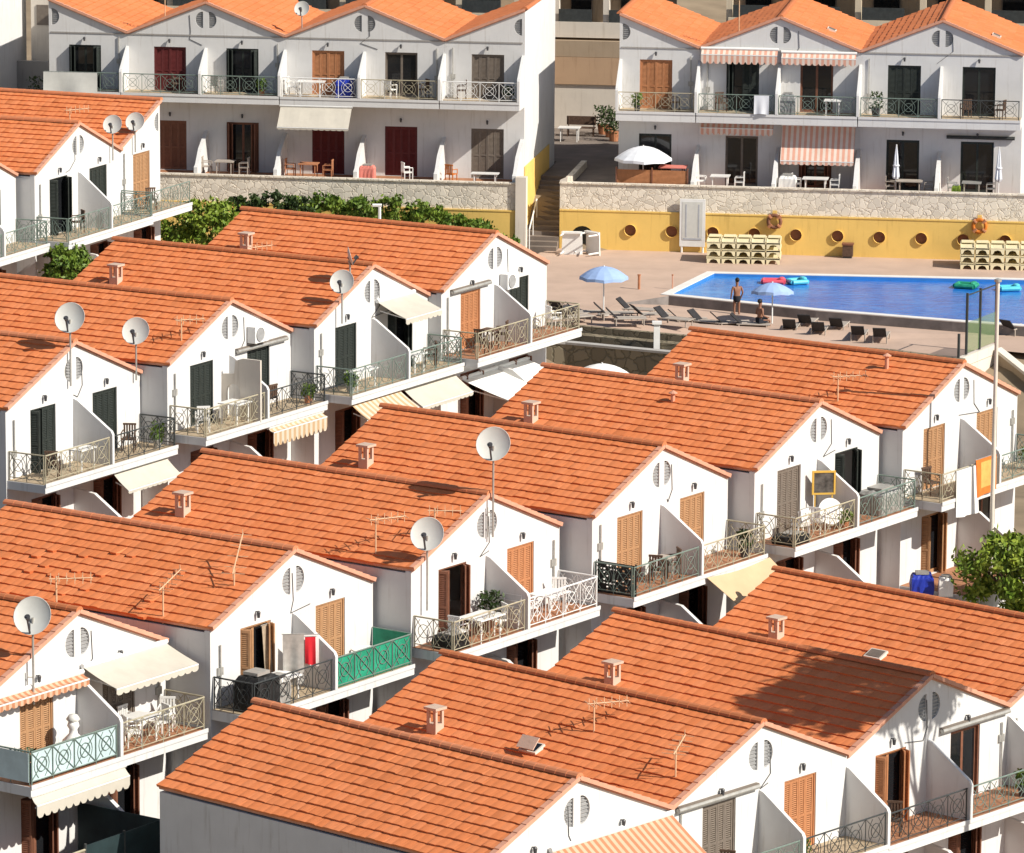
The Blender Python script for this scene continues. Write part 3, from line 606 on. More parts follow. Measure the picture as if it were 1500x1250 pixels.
house('A0', 'white end wall of the building cut off by the top left corner', ('tan', 'tan'), ('tan', 'tan'), rails=('g', 'g'), left_part=True, side='l', chimney=False, ends=False)
block('apartment_building', 'cream apartment building with dark balconies glimpsed down the alley', 'B3', -4.4, 3.4, 22.8, 4.63, 12, 3, 'beige_wall')
block('apartment_building', 'beige apartment building behind the right back roofs, its dark balconies above the ridges', 'C1', -4.5, 22, 21, -.6, 9, 8, 'beige_wall', 'cream_wall')
block('apartment_building', 'brown apartment building behind the left back roofs', 'B1', -12, 12, 19, -.6, 9, 8, 'beige_wall', 'cream_wall')
t = thing('alley_wall', 'white wall with a tan shutter across the end of the alley', 'wall', local('B3', -3.2, 22.4, -AZ + 2.75), al['yaw'])
MB().box(0, 5.4, 0, .3, 0, 2.3).build('wall_body', 'cream_wall_light', t); MB().box(.2, 5.1, -.1, .28, 2.302, 3.7).build('shutter', 'cream_wall_tan', t); MB().box(0, 5.4, -.06, .3, 3.72, 4.55).build('lintel', 'beige_wall', t)
strip_wall('yard_wall', 'grey yard wall behind the pots at the top left corner', 'wall', [wl('B0', -4.2, 9), wl('B0', 0, 9)], 0, 7.2, .3, 'grey_wall')
t = thing('yard_hut', 'cream painted hut above the grey yard wall at the top left', 'hut', local('B0', -3.4, 10, 0), H['B0']['yaw'])
MB().box(0, 1.9, 0, 3, -2, 7.6).build('wall', 'cream_wall_light', t); MB().box(.3, .9, -.05, 0 - .003, 5.6, 6.6).build('window', 'greywood', t); MB().box(-.1, 2, -.1, 3.1, 7.602, 7.75).build('roof', 'cream_wall', t)

# ------------------------------------------------------------------ dishes, aerials
def dish(label, c, r, base, head=None, rung=False):
    c, base = Vector(c), Vector(base); t = thing('satellite_dish', label, 'satellite dish', base, 0, 'satellite dishes on the roofs'); q = c - base
    n = Vector((-.22, -.86, .42)).normalized() if head is None else Vector(head).normalized(); rot = n.to_track_quat('Z', 'X').to_euler()
    prof = [(.002, -.16 * r)] + [(r * k / 6, -.16 * r + .16 * r * (k / 6) ** 2 * 1.35) for k in range(1, 7)] + [(r * 1.03, .075 * r), (r * 1.0, .035 * r), (r * .5, -.16 * r), (.002, -.21 * r)]
    o = MB().lathe(prof, 26).build('reflector', 'dish', t, q, 0, True); o.rotation_euler = rot
    side = n.cross(Vector((0, 0, 1))).normalized(); dn = side.cross(n).normalized(); dn = dn if dn.z < 0 else -dn
    lo = q + dn * r * .95; ft = q + n * r * .85 + dn * r * .22
    mb = MB().bar(lo, ft, .03, 5).bar(q - n * .1 + side * .1, lo, .012, 4); mb.build('feed_arm', 'lamp', t)
    MB().bar(ft - n * .02, ft + (n * .55 - dn * .2) * -.28, .085, 8, .06).build('receiver', 'lamp', t)
    back = q - n * r * .25; mb = MB().bar((0, 0, 0), (0, 0, q.z - .05), .032, 7).bar((0, 0, q.z - .12), back, .03, 6).bar((0, 0, q.z - .35), q - n * .1 + dn * r * .4, .02, 5)
    mb.build('pole', 'galv', t)
    if rung: MB().bar((-.16, 0, .0), (-.16, 0, .9), .02).path([(-.16, 0, .3), (0, 0, .3)], .015).path([(-.16, 0, .75), (0, 0, .75)], .015).build('bracket', 'galv', t)
    return t
def ploc(hn, x, y, z): r = H[hn]; return local(hn, x, y, z + r['E'])
dish('big satellite dish on a tall pole at the gable top of the left edge house', ploc('U0', -.35, -.12, 2.45), .50, ploc('U0', -.35, -.12, .2), rung=True)
dish('dish on a pole at the lower right eave of the left edge house', ploc('U0', 3.42, -.12, 1.45), .46, ploc('U0', 3.42, -.12, -.2))
dish('dish in front of the left roof slope of the cream awning house', ploc('U2', -2.4, -.25, 1.36), .42, ploc('U2', -2.4, -.25, -.1))
dish('tall dish standing above the gable of the white table house', ploc('M2', .02, -.2, 3.1), .51, ploc('M2', .02, -.2, .3), rung=True)
dish('dish on the left eave of the white table house, shadow on the tiles behind', ploc('M2', -3.29, -.2, .97), .49, ploc('M2', -3.29, -.2, -1.3))
dish('nearest dish, on the gable of the house with cream awnings', ploc('M0', -2.1, -.2, 1.85), .52, ploc('M0', -2.1, -.2, -.6), rung=True)
dish('left one of the paired dishes in front of the half-gabled end house', ploc('T1', 2.8, -.15, 1.2), .40, ploc('T1', 2.8, -.15, -.3))
dish('right one of the paired dishes in front of the half-gabled end house', ploc('T2', -2.6, -.15, .98), .40, ploc('T2', -2.6, -.15, -.3))
dish('small pale dish on a mast in the valley between the two left back gables', ploc('B1', 4.5, .6, 1.25), .36, ploc('B1', 4.5, .6, -.7))
dish('small dish seen edge-on at the gable top of the cream awning house', ploc('U2', -1.15, .2, 2.05), .33, ploc('U2', -1.15, .2, .9), (.95, .1, .25))
def aerial(label, base, hgt, yaw, n=6, ln=1.0, tilt=0):
    t = thing('roof_aerial', label, 'aerial', base, yaw, 'television aerials on the roofs')
    MB().bar((0, 0, -.25), (0, 0, hgt), .024, 6).build('mast', 'aerial', t)
    mb = MB(); z = hgt - .08; mb.bar((-.2, 0, z), (ln, 0, z + tilt), .018, 5)
    for i in range(n):
        x = -.15 + (ln + .1) * i / (n - 1); l = .34 - .02 * i; zz = z + tilt * max(0, x) / ln
        mb.bar((x, -l, zz), (x, l, zz), .012, 4).bar((x, 0, zz - .16), (x, 0, zz + .16), .012, 4)
    mb.build('antenna_array', 'aerial', t)
def roofp(hn, x, y): r = H[hn]; return local(hn, x, y, r['E'] + r['h'] * (1 - abs(x) / W2))
aerial('aerial halfway up the roof behind the striped awning house', roofp('N2', -1.75, 4.4), .9, R(20))
aerial('tangled aerial low on the roof edge right of the striped awning gable', roofp('N2', -2.75, .7), .8, R(70), 5, .8, .3)
aerial('aerial on the white table roof left of its eave dish', roofp('M2', -3.46, 1.53), 1.15, R(30))
aerial('aerial on the verge of the white table roof beside its eave dish', roofp('M2', -2.3, .25), .9, R(0), 5, .8)
aerial('aerial at the foot of the lifted tile roof, above the nearest dish', roofp('M0', .2, .9), .9, R(10))
aerial('crooked aerial at the low corner of the lifted tile roof', roofp('M1', -3.7, 1.76), .9, R(60), 6, .9, .4)
aerial('slanting aerial near the verge of the lifted tile roof', roofp('M1', -1.95, .6), .5, R(80), 5, 1.1, .9)
aerial('aerial on the roof between the picture balcony and the towel house', roofp('M5', -2.94, 3.0), .95, R(15))
aerial('aerial on the roof edge left of the air conditioner gable', roofp('U1', -2.5, .3), .8, R(20), 5, .8)
aerial('aerial beside the edge-on dish on the cream awning roof', roofp('U3', -3.3, 8.2), .7, R(40), 5, .8)
aerial('tall aerial on the right back roof above the pink striped awnings', local('C1', -2.0, .4, H['C1']['E'] + .3), 2.3, R(10))
aerial('aerial on the roof slope at the left end of the back row', local('B1', -2.2, 1.0, H['B1']['E'] + .4), 1.6, R(10))
aerial('aerial standing on the upper left roof behind the tall dark door', local('T2', -3.4, 2.5, H['T2']['E'] + .1), 1.4, R(40))
def vent_pipe(label, p, h=.45):
    t = thing('vent_pipe', label, 'vent pipe', p); MB().bar((0, 0, -.2), (0, 0, h), .07, 8).build('pipe', 'verge', t); MB().lathe([(.02, h + .1), (.15, h + .02), (.15, h), (.02, h + .04)], 10).build('cowl', 'verge', t)
vent_pipe('vent pipe on the roof by the pool, right of its ridge end', roofp('M5', -.83, 2.4)); vent_pipe('vent pipe near the top of the picture balcony roof', roofp('M4', -1.0, 4.9), .3)
def roof_light(label, hn, x, y, lid=True):
    r = H[hn]; t = thing('roof_window', label, 'roof window', roofp(hn, x, y), r['yaw']); a = math.atan2(r['h'], W2) * (1 if x < 0 else -1)
    MB().box(-.22, .22, -.3, .3, .0, .12).build('frame', 'cream_wall_light', t).rotation_euler = (0, -a, 0)
    MB().box(-.17, .17, -.25, .25, .124, .135).build('pane', 'glass' if lid else 'greywood', t).rotation_euler = (0, -a, 0)
    if lid: MB().box(0, .4, -.3, .3, .15, .18).build('raised_lid', 'chimney_clay', t, (-.22, 0, 0)).rotation_euler = (0, -a - R(24), 0)
roof_light('small raised roof window above the striped awning gable', 'N2', -2.9, 5.6); roof_light('small roof window lying in the tree shadow', 'N4', -2.9, 5.4, False)
roof_light('small roof window on the right back roof beside the valley', 'C1', 2.2, 2.5, False); roof_light('small roof window at the right edge of the back roofs', 'C2', 2.4, 2.2, False)

# ------------------------------------------------------------------ awnings
def awning(label, hn, x0, x1, z, out, drop, mat, y0=-.01, val=.2, scal=True, arms=True, n=None):
    r = H[hn]; t = thing('awning', label, 'awning', local(hn, (x0 + x1) / 2, y0, z + r['E']), r['yaw'], 'awnings over doors and terraces'); w = (x1 - x0) / 2; nx = 14; mb = MB(); ny = 5
    vs = []
    for k in (0, 1):
        for j in range(ny + 1):
            for i in range(nx + 1):
                s = j / ny; vs.append((-w + 2 * w * i / nx, -.1 - (out - .1) * s, -.02 - drop * s - .03 * math.sin(math.pi * s) * (1 + .5 * math.sin(i * 1.3)) - .018 * k))
    o = (nx + 1) * (ny + 1); fs = []
    for k in (0, 1):
        for j in range(ny):
            for i in range(nx): a = k * o + j * (nx + 1) + i; fs.append((a, a + 1, a + nx + 2, a + nx + 1))
    mb.add(vs, fs).build('canopy', mat, t)
    if val:
        m2 = MB(); k = max(4, int(2 * w / .28)); pts = [(-w, 0), (w, 0)]
        for i in range(k):
            a = w - 2 * w * i / k; st = 2 * w / k
            pts += [(a, -val * .72), (a - st * .25, -val * .97), (a - st * .5, -val), (a - st * .75, -val * .97)] if scal else [(a, -val)]
        pts.append((-w, -val * .72)); m2.plate([pts], 'y', -out - .012, -out); v = m2.build('valance', mat, t, (0, 0, -.03 - drop))
    MB().bar((-w - .04, -.09, .02), (w + .04, -.09, .02), .075, 8).build('roller_box', 'white_paint', t); MB().bar((-w, -out, -.05 - drop), (w, -out, -.05 - drop), .025, 6).build('front_bar', 'white_paint', t)
    if arms:
        for s in (-1, 1): MB().path([(s * (w - .15), -.1, -.35), (s * (w - .3), -out * .5, -.25 - drop * .5), (s * (w - .15), -out, -.06 - drop)], .022).build('arm', 'white_paint', t)
    return t
awning('open cream awning over the right balcony door of the house with two awnings', 'M0', .12, 3.7, -.02, 1.25, .42, 'cream_cloth')
awning('half rolled scalloped awning over the left door of the house with two awnings', 'M0', -3.8, .05, -.16, .35, .1, 'stripe_tan', val=.2)
awning('lower white scalloped awning below the pale glazed balcony', 'M0', -3.7, .2, -2.62, .28, .2, 'cream_cloth', y0=-1.35, val=.36)
awning('short cream awning over the right door below a gable by the pool row', 'U2', .2, 2.65, .28, 1.25, .48, 'cream_cloth', val=.22)
awning('pinkish striped awning under the nearest gable', 'N1', -1.1, 3.72, -.12, 1.5, .95, 'stripe_tan', val=.2)
awning('beige awning over a terrace in the left back row', 'B2', -3.75, -.35, -3.12, 1.0, .85, 'cream_cloth', val=.12, y0=-1.35)
awning('big pink striped awning lowered over a right back terrace', 'C1', .2, 3.65, -3.5, 1.0, 1.55, 'stripe_pink', val=.2, y0=-.3)
awning('rolled up pink striped awning under the balcony left of the lowered one', 'C1', -3.65, -.2, -3.46, .35, .18, 'stripe_pink', val=.35, y0=-.5)
awning('rolled pink striped awning over the upper left door of the right back building', 'C1', -3.7, -.1, -.02, .4, .2, 'stripe_pink', val=.45)
awning('rolled pink striped awning over the upper middle door of the right back building', 'C1', .1, 3.6, -.12, .4, .18, 'stripe_pink', val=.35)
awning('cream striped roll awning hanging under the balcony of the air conditioner house', 'U1', .2, 3.6, -2.68, .3, .1, 'stripe_cream', y0=-1.3, val=.5, arms=False)
awning('yellow striped awning under the left balcony of the cream awning house', 'U2', -3.5, -.3, -2.65, .9, .5, 'stripe_cream', y0=-1.2, val=.15)
awning('white sheet awning under the right balcony of the cream awning house', 'U2', .1, 3.6, -2.68, .9, .55, 'cream_cloth', y0=-1.1, val=.15)
awning('white terrace awning below the orange-brown door by the pool', 'U3', -2.6, 2.2, -3.35, 2.2, .6, 'white_cloth', y0=-.05, val=.12)
awning('cream awning below the dark doors at the left edge', 'U0', .3, 3.4, -2.66, .7, .5, 'cream_cloth', y0=-1.2, val=.12)
for label, hn, x0, x1, z in (('closed grey awning box over the right door beside the air conditioner', 'U1', .3, 3.4, -.2), ('closed awning box over the orange-brown door by the pool', 'U3', -3.2, -.5, -.12), ('closed awning box over the grey-brown door of the nearest row', 'N2', -3.6, -.2, -.12), ('closed awning box over the right door of the shaded gable', 'N3', .5, 3.7, -.12), ('dark awning box over the far right terrace door', 'C2', .3, 3.5, -3.95)):
    r = H[hn]; t = thing('awning_box', label, 'awning', local(hn, (x0 + x1) / 2, -.11, z + r['E']), r['yaw']); w = (x1 - x0) / 2
    MB().bar((-w, 0, 0), (w, 0, 0), .07, 8).build('roller', 'galv' if hn != 'C2' else 'iron', t); MB().box(-w, w, -.02, .1, .04, .09).build('cover', 'greywood' if hn != 'C2' else 'iron', t)
# shade sail
r = H['M3']; a, b, c, d_ = local('M3', .2, -1.56, r['E'] - 2.4), local('M3', 3.85, -1.56, r['E'] - 2.42), local('M3', 3.3, -3.6, r['E'] - 3.6), local('M3', 1.2, -3.6, r['E'] - 4.3)
t = thing('shade_sail', 'beige shade sail slung below the orange floored balcony', 'shade sail', a); mb = MB(); vs = []
for k in (0, 1):
    for j in range(9):
        for i in range(9):
            u, v = i / 8, j / 8; p = (a * (1 - u) + b * u) * (1 - v) + (d_ * (1 - u) + c * u) * v; p.z -= .22 * math.sin(math.pi * u) * math.sin(math.pi * (.15 + .7 * v)) + .015 * k; vs.append(p - a)
mb.add(vs, [(k * 81 + j * 9 + i, k * 81 + j * 9 + i + 1, k * 81 + j * 9 + i + 10, k * 81 + j * 9 + i + 9) for k in (0, 1) for j in range(8) for i in range(8)]).build('sail_cloth', 'sail', t, smooth=True)
for p in (c, d_): MB().bar(p - a, p - a + (p - (a + b) / 2) * .5, .012, 4).build('tie_rope', 'white_paint', t)
def aircon(label, hn, x, z):
    r = H[hn]; t = thing('air_conditioner', label, 'air conditioner', local(hn, x, -.04, z + r['E']), r['yaw'])
    MB().box(-.42, .42, -.32, 0, -.28, .28).build('casing', 'white_paint', t); o = MB().lathe([(.001, .012), (.22, .012), (.24, .03), (.24, 0), (.001, 0)], 16).build('fan_grille', 'vent', t, (-.12, -.322, 0)); o.rotation_euler = (R(90), 0, 0)
    for s in (-.3, .3): MB().bar((s, -.3, -.3), (s, .0, -.3), .02).build('bracket', 'galv', t)
    MB().box(.42, .44, -.25, -.05, -.2, .2).build('side_grille', 'vent', t)
aircon('air conditioner right of the gable vents above the stepped partition', 'U1', 1.43, .27); aircon('air conditioner between the doors of the house by the pool', 'U3', .72, -.22)

# ------------------------------------------------------------------ balcony furniture
def chair_meshes(mat):
    seat = MB().box(-.22, .22, -.22, .22, .40, .44); bk = MB()
    for i in range(5): bk.box(-.2 + i * .087, -.2 + i * .087 + .055, .2, .235, .44, .84)
    bk.box(-.22, .22, .195, .24, .84, .9)
    return seat.mesh('seat', [mat]), bk.mesh('backrest', [mat]), MB().bar((0, 0, 0), (0, 0, .42), .022, 5, .03).mesh('leg', [mat]), MB().path([(0, -.2, .42), (0, -.2, .64), (0, .22, .66)], .022).mesh('armrest', [mat])
def chair(label, p, rz, mat='white_plastic', group='balcony chairs'):
    ms = cached(('chair', mat), lambda: chair_meshes(mat)); t = thing('chair', label, 'chair', p, rz, group)
    link('seat', ms[0], t); link('backrest', ms[1], t)
    for x in (-.2, .2):
        link('armrest', ms[3], t, (x * 1.1, 0, 0))
        for y in (-.2, .2): link('leg', ms[2], t, (x, y, 0))
def table(label, p, rz, mat='white_plastic', rnd_=False, w=.8, d=.8, h=.72):
    t = thing('table', label, 'table', p, rz, 'balcony tables')
    def top():
        if rnd_: return MB().lathe([(.001, h), (w / 2, h), (w / 2 + .01, h - .02), (w / 2, h - .04), (.001, h - .04)], 18).mesh('tabletop', [mat])
        return MB().box(-w / 2, w / 2, -d / 2, d / 2, h - .04, h).mesh('tabletop', [mat])
    link('tabletop', cached(('top', mat, rnd_, w, d, h), top), t); lg = cached(('tleg', mat, h), lambda: MB().bar((0, 0, 0), (0, 0, h - .04), .025, 6, .035).mesh('leg', [mat]))
    for x in (-1, 1):
        for y in (-1, 1): link('leg', lg, t, (x * w * .38, y * d * .38, 0))
def fl(hn, x, y): r = H[hn]; return local(hn, x, y, r['E'] + r['D']['zf'] + .014)
def gf(hn, x, y): return local(hn, x, y, -.012)
def pot(label, p, h=.5, leaf='leaf', pr=.14, spread=.25, n=110, potm='clay_pot', seed=1, name='potted_plant'):
    t = thing(name, label, 'potted plant', p, 0, 'potted plants'); MB().lathe([(.001, 0), (pr * .75, 0), (pr, pr * 1.6), (pr * 1.08, pr * 1.6), (pr * 1.05, pr * 1.8), (pr * .9, pr * 1.7), (.001, pr * 1.55)], 12).build('pot', potm, t)
    rr = random.Random(seed); mb = MB()
    for i in range(n):
        a, e, q = rr.uniform(0, 6.28), rr.random(), rr.random() ** .6; c = Vector((math.cos(a) * spread * q, math.sin(a) * spread * q, pr * 1.6 + h * e)); leafq(mb, c, rr, .09)
    mb.build('foliage', leaf, t)
def leafq(mb, c, rr, s):
    d = Vector((rr.gauss(0, 1), rr.gauss(0, 1), rr.gauss(0, .6) + .2)).normalized(); e = d.orthogonal().normalized(); e = (Matrix.Rotation(rr.uniform(0, 6.28), 3, d) @ e); s *= rr.uniform(.6, 1.3)
    mb.add([c - e * s, c + d.cross(e) * s * .45, c + e * s, c - d.cross(e) * s * .45], [(0, 1, 2, 3)])
Y = {k: H[k]['yaw'] for k in H if H[k]}
chair('white chair at the right end of the balcony beside the pool end house', fl('U3', 3.1, -.7), Y['U3'] + R(60))
chair('dark wicker chair between the orange-brown door and the partition', fl('U3', -.75, -.7), Y['U3'] + R(200), 'wicker')
chair('dark wicker chair by the left railing in front of the orange-brown door', fl('U3', -2.5, -.9), Y['U3'] + R(100), 'wicker')
table('small wooden table in front of the orange-brown door', fl('U3', -1.65, -.75), Y['U3'], 'wicker', w=.6, d=.6)
table('white table behind the dark left railing of the left edge house', fl('U0', -1.1, -1.05), Y['U0'], w=.9, d=.6)
table('white table against the left railing of the cream awning house', fl('U2', -2.5, -1.1), Y['U2'], w=1.5, d=.5)
table('white table behind the right railing of the cream awning house', fl('U2', 1.2, -.9), Y['U2'])
table('white table by the arched screen of the air conditioner house', fl('U1', -1.1, -.9), Y['U1'], w=.9)
chair('white chair at the left balcony corner of the air conditioner house', fl('U1', -2.9, -.8), Y['U1'] + R(130))
table('white table on the right balcony with two cream awnings', fl('M0', 1.7, -.8), Y['M0'])
for i, (x, y, a, s) in enumerate(((1.1, -1.0, 60, 'left of'), (2.4, -.9, 250, 'right of'), (1.8, -.3, 0, 'behind'), (3.1, -.6, 300, 'farthest right of'))): chair('white chair %s the table under the open cream awning' % s, fl('M0', x, y), Y['M0'] + R(a))
table('white round table behind the green screened railing', fl('M1', 2.2, -.9), Y['M1'], rnd_=True)
table('white table beside the black rubbish heap on the left balcony', fl('M1', -1.7, -.9), Y['M1'], w=.9)
table('large white table before the dark open door on the crowded balcony', fl('M2', -1.75, -1.05), Y['M2'], w=1.25, d=.85)
chair('white chair left of the large white table', fl('M2', -2.7, -.9), Y['M2'] + R(90)); chair('white chair right of the large white table, beside the clothes airer', fl('M2', -.85, -1.0), Y['M2'] + R(240))
table('white table on the right of the crowded balconies', fl('M2', 1.9, -.95), Y['M2'], w=1.1, d=.8); chair('white chair behind the right table of the crowded balconies', fl('M2', 2.9, -.6), Y['M2'] + R(300)); chair('white chair before the right table of the crowded balconies', fl('M2', 1.0, -.8), Y['M2'] + R(70))
chair('dark wicker chair nearest the black screen', fl('M3', -1.5, -.85), Y['M3'] + R(110), 'wicker'); chair('dark wicker chair beside the partition right of the black screen', fl('M3', -.6, -.8), Y['M3'] + R(230), 'wicker'); table('beige table between two wicker chairs', fl('M3', -1.05, -.8), Y['M3'], 'lounger_frame', w=.5, d=.5)
chair('white chair with a towel by the grey door of the picture balcony', fl('M4', -2.3, -.8), Y['M4'] + R(150)); chair('white chair beside the round table of the picture balcony', fl('M4', -1.5, -.9), Y['M4'] + R(100))
t = thing('table', 'round white table tipped against the partition under the yellow picture', 'table', fl('M4', -.75, -.95), R(10), 'balcony tables')
o = MB().lathe([(.001, .02), (.42, .02), (.43, 0), (.42, -.02), (.001, -.02)], 20).build('tabletop', 'white_plastic', t, (0, 0, .6)); o.rotation_euler = (R(72), 0, R(10)); MB().bar((0, .12, 0), (0, .1, .6), .04).build('leg', 'white_plastic', t)
t = thing('picture_frame', 'yellow framed dark picture leaning on the partition of the picture balcony', 'picture', fl('M4', -.45, -.5), R(8))
MB().box(-.32, .32, -.02, .02, 1.1, 1.75).build('canvas', 'picture', t); mb = MB()
for bx in ((-.38, -.32, 1.04, 1.81), (.32, .38, 1.04, 1.81), (-.32, .32, 1.04, 1.1), (-.32, .32, 1.75, 1.81)): mb.box(bx[0], bx[1], -.04, .03, bx[2], bx[3])
mb.box(-.3, -.26, -.02, .02, 0, 1.04).box(.26, .3, -.02, .02, 0, 1.04).build('frame', 'yellow_paint', t)
pot('clay potted shrub at the right end of the picture balcony', fl('M4', -.35, -1.25), .35, seed=2); pot('bushy dark plant before the partition of the crowded balcony', fl('M2', -.55, -.55), .8, 'leaf_dark', .2, .4, 260, seed=3)
pot('clay pots of greenery on the left balcony of the far right building', fl('C2', -3.0, -.9), .8, 'leaf_dark', .22, .35, 120, 'lamp', seed=4); pot('small green plant on the nearest row balcony behind the railing', fl('N2', .5, -1.0), .5, 'leaf_light', .2, .3, 150, seed=5)
pot('dark plant in a pot on the towel house balcony', fl('M5', 2.8, -1.1), .5, 'leaf', .2, .4, 200, seed=6); pot('dark blue flower pot behind the glazed rail at the left edge', fl('M0', -3.2, -.9), .45, 'leaf_dark', .22, .35, 160, 'blue_plastic', seed=7)
for i, (x, s) in enumerate(((-1.1, 'left'), (-.6, 'middle'), (-.3, 'right'))): pot('%s clay pot of red flowers behind the glazed railing' % s, fl('M0', x + .45 if i else -.35, -.95 + .25 * i), .22, 'leaf', .1, .14, 60, seed=20 + i)
pot('climbing plant in a tub left of the black open door on the picture house', fl('M4', .5, -.7), .6, 'leaf_dark', .22, .4, 200, 'lamp', seed=8)
t = thing('barbecue_cover', 'white bottle shaped barbecue cover behind the glazed balcony rail', 'barbecue', fl('M0', -1.05, -.7)); MB().lathe([(.001, 0), (.3, 0), (.34, .35), (.3, .6), (.12, .78), (.11, .9), (.17, 1.0), (.13, 1.12), (.001, 1.15)], 16).build('cover', 'white_cloth', t, smooth=True); MB().lathe([(.1, 1.08), (.2, 1.18), (.12, 1.3), (.001, 1.32)], 12).build('lid', 'dish', t, smooth=True)
rc = random.Random(77)
CL = [('U0', -2.6, 'U0 left', 'dark folding chair behind the left railing of the left edge house'), ('U0', 2.2, '', 'dark folding chair on the right balcony of the left edge house'), ('U1', 1.5, '', 'dark folding chair under the closed awning beside the air conditioner'), ('U2', 2.6, '', 'dark folding chair right of the white table behind the green railing'), ('T1', -1.2, '', 'dark folding chair before the tall dark door in the upper left'), ('T2', -2.4, '', 'dark folding chair on the half-gabled end balcony'), ('M5', -2.8, '', 'brown folding chair by the left door of the towel house'), ('N2', -2.2, '', 'dark folding chair before the grey-brown nearest row door'), ('N3', -2.6, '', 'dark folding chair on the terracotta balcony under the tree shadow'), ('B1', -1.3, '', 'dark folding chair before the dark red back shutter'), ('B3', -2.9, '', 'dark folding chair on the end balcony of the left back row'), ('C0', 2.7, '', 'dark folding chair right of the orange back shutter'), ('C1', -2.7, '', 'dark folding chair left of the beach towel on the back balcony'), ('C2', 1.2, '', 'dark folding chair left on the far right back balcony'), ('C2', 2.8, '', 'dark folding chair right on the far right back balcony'), ('B2', 2.9, '', 'dark folding chair right of the glazed back balcony door')]
for hn, x, _, lab in CL: chair(lab, fl(hn, x, -rc.uniform(.5, 1.05)), Y[hn] + rc.uniform(0, 6.28), 'wicker')
for hn, x, lab in (('U0', 3.2, 'low dark plant at the right end of the left edge balcony'), ('U1', 3.2, 'low dark plant at the right end of the air conditioner balcony'), ('U2', -3.2, 'small plant at the left corner of the cream awning house balcony'), ('M3', 3.1, 'small plant at the right end of the balcony above the sail'), ('N3', 3.1, 'plant at the right end of the tree shaded balcony'), ('C0', 1.0, 'plant left of the orange back shutter'), ('B1', 2.9, 'plant right of the dark open back door'), ('B3', -.6, 'plant at the right corner of the end balcony in the left back row')):
    pot(lab, fl(hn, x, -1.1), rc.uniform(.3, .6), rc.choice(['leaf', 'leaf_dark']), .16, .26, 130, rc.choice(['clay_pot', 'lamp', 'galv']), seed=int(x * 10) + 90)
# screens, boxes, laundry
r = H['M3']; t = thing('wicker_screen', 'black pierced screen on the left end of the balcony above the sail house', 'screen', fl('M3', -3.58, -.08), Y['M3'] - R(90)); rs = random.Random(5); mb = MB(); nx, ny = 11, 8; loops = [[(0, 0), (1.35, 0), (1.35, .95), (0, .95)]]
for i in range(nx):
    for j in range(ny):
        if rs.random() < .34: x, z = .05 + i * .115, .05 + j * .11; loops.append([(x, z), (x + rs.uniform(.05, .1), z), (x + .09, z + .05), (x, z + .05)])
mb.plate(loops, 'y', 0, .04).build('panel', 'black_plastic', t); MB().bar((0, .02, 0), (0, .02, 1), .03).bar((1.35, .02, 0), (1.35, .02, 1), .03).build('frame', 'black_plastic', t)
def heap(label, p, rz, w, d, h, mat, name='covered_box', cat='box', seed=1):
    rr = random.Random(seed); t = thing(name, label, cat, p, rz); mb = MB(); n = 8; vs = []
    for j, (z, s) in enumerate(((0, 1), (h * .5, 1.02), (h * .85, .97), (h, .8), (h * 1.02, .3))):
        for i in range(n * 4):
            k, f = divmod(i, n); f = f / n; x, y = ((-1 + 2 * f, -1), (1, -1 + 2 * f), (1 - 2 * f, 1), (-1, 1 - 2 * f))[k]; q = 1 + rr.uniform(-.05, .05); vs.append((x * w / 2 * s * q, y * d / 2 * s * q, z * (1 + rr.uniform(-.03, .03))))
    m = n * 4; mb.add(vs, [(j * m + i, j * m + (i + 1) % m, (j + 1) * m + (i + 1) % m, (j + 1) * m + i) for j in range(4) for i in range(m)] + [tuple(range(4 * m, 5 * m))]).build('cover', mat, t); MB().box(-w * .3, w * .3, -d * .3, d * .3, h * 1.03, h * 1.12).build('top_bundle', 'galv', t)
heap('black covered box piled with things at the left balcony end by the green screen', fl('M1', -3.0, -1.0), Y['M1'], .95, .85, 1.0, 'black_plastic', seed=3); heap('low black covered heap left of the dark open door on the crowded balcony', fl('M2', -3.1, -.9), Y['M2'], .8, .8, .4, 'black_plastic', seed=4)
heap('grey bundle beside the white table near the laundry', fl('M1', -2.2, -1.15), Y['M1'], .5, .5, .8, 'galv', seed=5); heap('dark box on the balcony corner with the round white table', fl('M4', -3.1, -.95), Y['M4'], 1.0, .8, .3, 'black_plastic', seed=6)
heap('blue covered drum on the back balcony above the beige awning', fl('B2', -.8, -.9), Y['B2'], .75, .7, .85, 'blue_plastic', seed=8); heap('blue tarpaulin bundle beyond the nearest roof ridge, below the towel house', px(1350, 872, .6), 0, .72, .7, .7, 'blue_plastic', seed=9)
heap('white bin beside the blue bundle below the towel house', px(1385, 872, .7), 0, .45, .45, .6, 'white_plastic', seed=10); heap('grey tarpaulin over a lounger right of the black open door', fl('M4', 2.6, -.8), Y['M4'], 1.3, .9, .75, 'galv', seed=11)
heap('white box beside the table under the lowered pink awning', gf('C1', .6, -1.6), Y['C1'], .8, .7, .8, 'white_plastic', seed=12)
